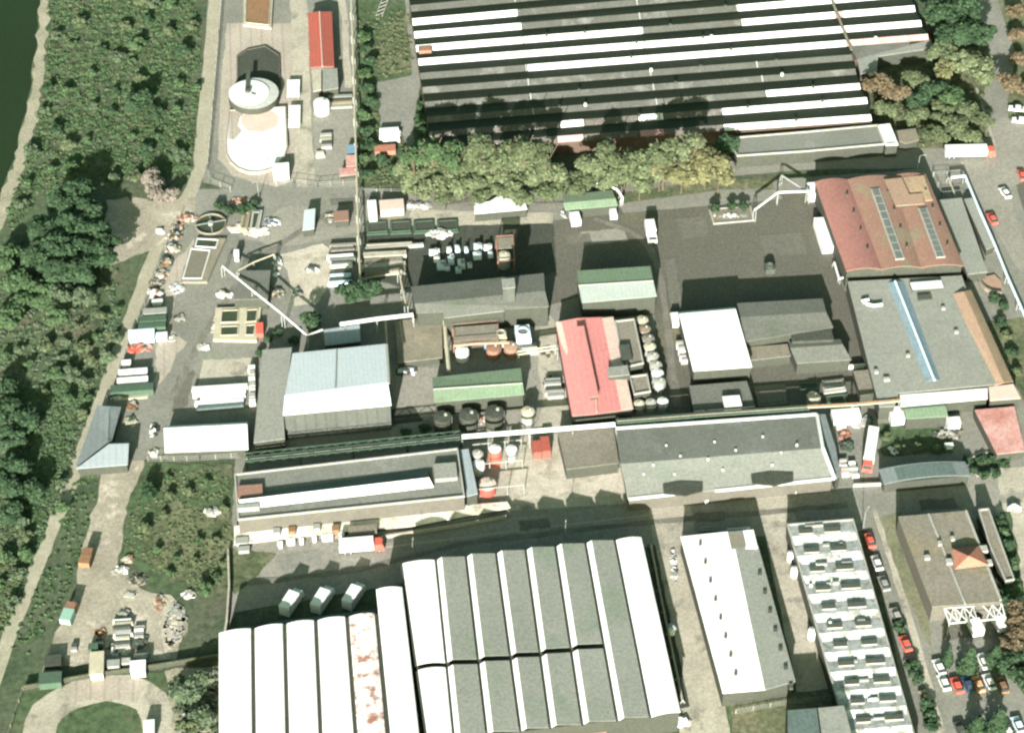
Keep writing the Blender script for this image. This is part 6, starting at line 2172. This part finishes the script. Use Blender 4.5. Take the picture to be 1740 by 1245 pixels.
fan_unit(876, 552, 901, 576, 4.2, 'pale_blue_paint', 'large pale blue fan unit with a dark round opening')
fan_unit(842, 559, 860, 574, 4.0, 'cream_paint', 'smaller cream white fan unit with a dark opening')
fan_unit(822, 564, 838, 577, 3.6, 'blue_paint', 'small blue fan unit left of the cream one')
stack(882, 580, 915, 594, 2.2, ['grey_paint', 'pale_paint', 'grey_paint'], 'grey duct bank below the blue fan unit', n=3, name='duct_bank', cat='duct bank')
stack(924, 640, 958, 672, 1.6, ['grey_paint', 'pale_paint', 'dark_paint'], 'bank of grey ducts along the west wall of red hall', n=5, name='duct_bank', cat='duct bank')

# machines in the equipment pit, each a thing
mach = [(738, 424, 18, 8), (750, 446, 16, 14), (766, 438, 10, 12), (763, 420, 8, 7), (777, 418, 8, 10), (768, 432, 7, 7), (784, 444, 12, 16), (792, 420, 6, 8), (812, 415, 14, 10), (829, 416, 14, 8), (811, 430, 14, 11), (833, 428, 8, 8), (798, 446, 8, 6), (779, 454, 10, 8), (760, 450, 8, 8), (742, 436, 10, 6)]
for i, (x, y, w, h_) in enumerate(mach):
    c, lx, ly = bbox_m(x - w / 2, y - h_ / 2, x + w / 2, y + h_ / 2, 1.6)
    t = thing('pit_machine', 'pale bluish machine standing in the shaded equipment pit', 'machine', (c.x, c.y, 0), 'machines in the equipment pit', GRID)
    mb = MB()
    mb.box((0, 0, 0), (lx, ly * .8, 1.2))
    mb.build('casing', 'pale_blue_paint' if i % 3 else 'white_paint', t, local=True)
    mb = MB()
    mb.cyl((lx * .15, 0, 1.2), min(lx, ly) * .25, .6, 10)
    mb.build('motor', 'grey_paint', t, local=True)
# troughs of the dark row by the street
for i in range(4):
    x0 = 622 + i * 40
    basin('dark_trough', f'dark sunken trough in the row south of the street, {ORD[i]} from the west', [(x0, 376 - i), (x0 + 36, 374 - i), (x0 + 37, 396 - i), (x0 + 1, 398 - i)],
          [([(x0 + 4, 379 - i), (x0 + 33, 377 - i), (x0 + 34, 392 - i), (x0 + 5, 394 - i)], 'bitumen')], .5, 'dark_green_paint', 'bitumen', 'trough', 'bed')
stack(614, 426, 692, 460, 1.8, ['brown_roof', 'concrete', 'brown_roof', 'concrete'], 'four long brown grey cooling beds inside the cream pipe', n=4, name='cooling_beds', cat='cooling beds', gap=.12)
stack(616, 410, 716, 418, 1.4, ['pale_paint', 'cream_paint'], 'thin pale beams along the top of the cooling beds', n=2)
t = thing('steel_frame', 'tan steel frame tower around the cream tank in the pit', 'frame', ctr(Q([(842, 402), (872, 400), (874, 446), (846, 448)], 0)))
cs = Q([(843, 402), (872, 400), (874, 442), (846, 444)], 4.6)
mb = MB()
for i in range(4):
    mb.box((cs[i].x, cs[i].y, 0), (.25, .25, 4.6))
    mb.beam(cs[i], cs[(i + 1) % 4], .25, .2)
mb.build('frame_posts', 'rust_paint', t)
mb = MB()
mb.slab([cs[0].lerp(cs[3], .05), cs[1].lerp(cs[2], .05), cs[1].lerp(cs[2], .5), cs[0].lerp(cs[3], .5)], .15)
mb.build('deck', 'brown_roof', t)
# the process frame round the red tanks
t = thing('steel_frame', 'open grey steel frame around the red and white tanks', 'frame', ctr(Q([(800, 752), (885, 744), (890, 826), (806, 836)], 0)))
for x in (802, 830, 858, 886):
    for y in (756, 790, 832):
        p = P(x + (y - 756) * .06, y - (x - 802) * .1, 2.8)
        mb = MB()
        mb.box((p.x, p.y, 0), (.2, .2, 2.8))
        mb.build('post', 'grey_paint', t)
for y in (756, 790, 832):
    mb = MB()
    mb.beam(P(802 + (y - 756) * .06, y, 2.8), P(886 + (y - 756) * .06, y - 8.4, 2.8), .2, .2)
    mb.build('beam', 'pale_paint', t)
# lattice canopy in front of the office block
t = thing('lattice_canopy', 'white lattice canopy over bays in front of the office block', 'canopy', ctr(Q([(1603, 1034), (1700, 1026), (1705, 1050), (1612, 1058)], 0)))
q = Q([(1604, 1033), (1702, 1026), (1708, 1050), (1613, 1059)], 4.2)
mb = MB()
for i in range(4):
    mb.beam(q[i], q[(i + 1) % 4], .3, .18)
for i in range(6):
    u0, u1 = i / 6, (i + 1) / 6
    if i in (3,):
        continue
    mb.beam(q[0].lerp(q[1], u0), q[3].lerp(q[2], u1), .22, .16)
    mb.beam(q[0].lerp(q[1], u1), q[3].lerp(q[2], u0), .22, .155)
    mb.beam(q[0].lerp(q[1], u1), q[3].lerp(q[2], u1), .2, .15)
mb.build('lattice', 'white_paint', t)
for i in range(4):
    mb = MB()
    mb.box((q[i].x, q[i].y, 0), (.2, .2, 4.2))
    mb.build('post', 'pale_paint', t)
# planter in the yard
t = thing('planter', 'pale kerbed planter island with three dark shrubs in the yard', 'planter', ctr(Q([(1203, 352), (1278, 348), (1281, 376), (1210, 380)], 0)))
o_ = Q([(1204, 354), (1276, 349), (1282, 374), (1212, 380)], .4)
mb = MB()
inn = inset(o_, .4)
for i in range(4):
    j = (i + 1) % 4
    mb.prism([o_[i], o_[j], inn[j], inn[i]], 0, .4)
mb.build('kerb', 'pale_paint', t)
mb = MB()
mb.face([(p.x, p.y, .25) for p in inn])
mb.build('soil', 'brown_roof', t)
heap(1242, 368, 32, 5, .7, 60, ['white_paint', 'pale_paint', 'grey_paint'], 'line of white stones on the yard planter in front of the shrubs', 'stone_row', 'stones')
# fan shaped terrace, folding barrier
t = thing('fan_terrace', 'half round reddish paved terrace with a dark curved kerb', 'terrace', ctr(Q([(1684, 482)], 0)))
arc = [(1663, 472), (1666, 482), (1674, 491), (1686, 497), (1702, 499), (1705, 490), (1700, 476), (1690, 466)]
o_ = Q(arc, .5)
mb = MB()
mb.prism(o_, 0, .5)
mb.build('paving', 'beige_roof', t)
mb = MB()
for i in range(4):
    mb.beam(o_[i] + Vector((0, 0, .01)), o_[i + 1] + Vector((0, 0, .01)), .5, .6)
mb.build('kerb', 'brown_roof', t)
fence('white folding barrier at the right edge near the cross street', [(1712, 868), (1722, 862), (1734, 869)], 1.2, 'white_paint', 'wall', True, 'white_paint')
# lattice mast lying beside the shed hall
t = thing('lattice_mast', 'pale lattice mast lying on the rough grass by the shed hall', 'mast', ctr(Q([(648, 12)], 0)))
a, b = P(657, -6, .5), P(644, 28, .5)
d = (b - a).normalized()
s = Vector((-d.y, d.x, 0)) * .9
mb = MB()
for e in (-1, 1):
    mb.beam(a + s * e, b + s * e, .22, .22)
for j in range(5):
    mb.beam(a.lerp(b, j / 5) + s, a.lerp(b, (j + 1) / 5) - s, .16, .16)
mb.build('lattice', 'pale_paint', t)
# broken parapet blocks on the shed hall edge
container(711, 79, 733, 86, 5.9, 'rust_paint', 'small brick stair head at the west edge of the shed hall', name='roof_hut', cat='roof hut')
fan_unit(1300, 446, 1316, 458, 1.6, 'dark_paint', 'single dark fan unit standing in the open yard')

# more loose goods on the waste ground and in the western yard
stack(226, 1060, 246, 1082, 1.0, ['pale_paint', 'grey_paint', 'white_paint'], 'short stack of grey frames right of the machine rows', n=4, name='machine_rows', cat='machine parts')
stack(160, 1082, 176, 1100, .9, ['dark_paint', 'cream_paint'], 'dark crates left of the lower machine rows', n=3)
stack(120, 1090, 132, 1104, .9, ['grey_paint', 'dark_paint'], 'grey drums on the dirt road above the green corner container', n=2)
container(150, 1092, 166, 1102, 2.0, 'dark_green_paint', 'dark green skip above the upright cream container')
container(76, 1112, 104, 1130, 1.6, 'bitumen', 'black open skip on the waste ground behind the dull green container')
for x, y, rx, ry, h, ms, lab in (
        (212, 1042, 10, 5, 1.0, ['dark_paint', 'pale_paint', 'rust_paint'], 'dark scrap heap at the top of the machine rows'),
        (242, 1116, 10, 4, .9, ['pale_paint', 'dark_paint', 'white_paint'], 'pale scrap behind the thin pale container'),
        (190, 1098, 12, 5, .9, ['cream_paint', 'rust_paint', 'dark_paint'], 'cream and rust heap beside the upright cream container'),
        (222, 1010, 8, 4, .7, ['concrete', 'pale_paint'], 'small grey stone heap in the middle of the waste ground'),
        (305, 540, 8, 5, .8, ['pale_paint', 'dark_paint', 'concrete'], 'grey heap right of the grey track container'),
        (292, 575, 7, 4, .7, ['white_paint', 'concrete'], 'little white heap right of the pale blue container'),
        (345, 590, 9, 4, .7, ['white_paint', 'pale_paint'], 'low white heap under the yellow framed basin'),
        (226, 690, 8, 8, 1.0, ['pale_paint', 'dark_paint', 'brown_paint'], 'brown grey heap right of the hip roof shed'),
        (222, 716, 8, 8, .9, ['cream_paint', 'dark_green_paint'], 'cream and green heap in the crook of the hip roof shed'),
        (1424, 712, 8, 10, 1.0, ['white_paint', 'grey_paint'], 'white grey heap left of the big white container'),
        (1475, 715, 6, 8, 1.0, ['dark_green_paint', 'grey_paint'], 'dark heap right of the big white container'),
        (960, 365, 8, 5, 1.0, ['grey_paint', 'dark_blue_paint', 'white_paint'], 'grey blue heap at the left of the trailer lorry'),
        (925, 540, 7, 12, 1.0, ['pale_paint', 'grey_paint', 'tan_paint'], 'tan grey heap between the mid grey hall and red hall'),
        (930, 600, 8, 8, 1.1, ['dark_paint', 'grey_paint', 'tan_paint'], 'dark pipe heap between the fan units and red hall'),
        (1145, 960, 3, 30, .6, ['grey_paint', 'white_paint', 'dark_paint'], 'long thin line of scrap beside the saw-tooth hall')):
    heap(x, y, rx, ry, h, int(14 + rx * ry * .25), ms, lab)
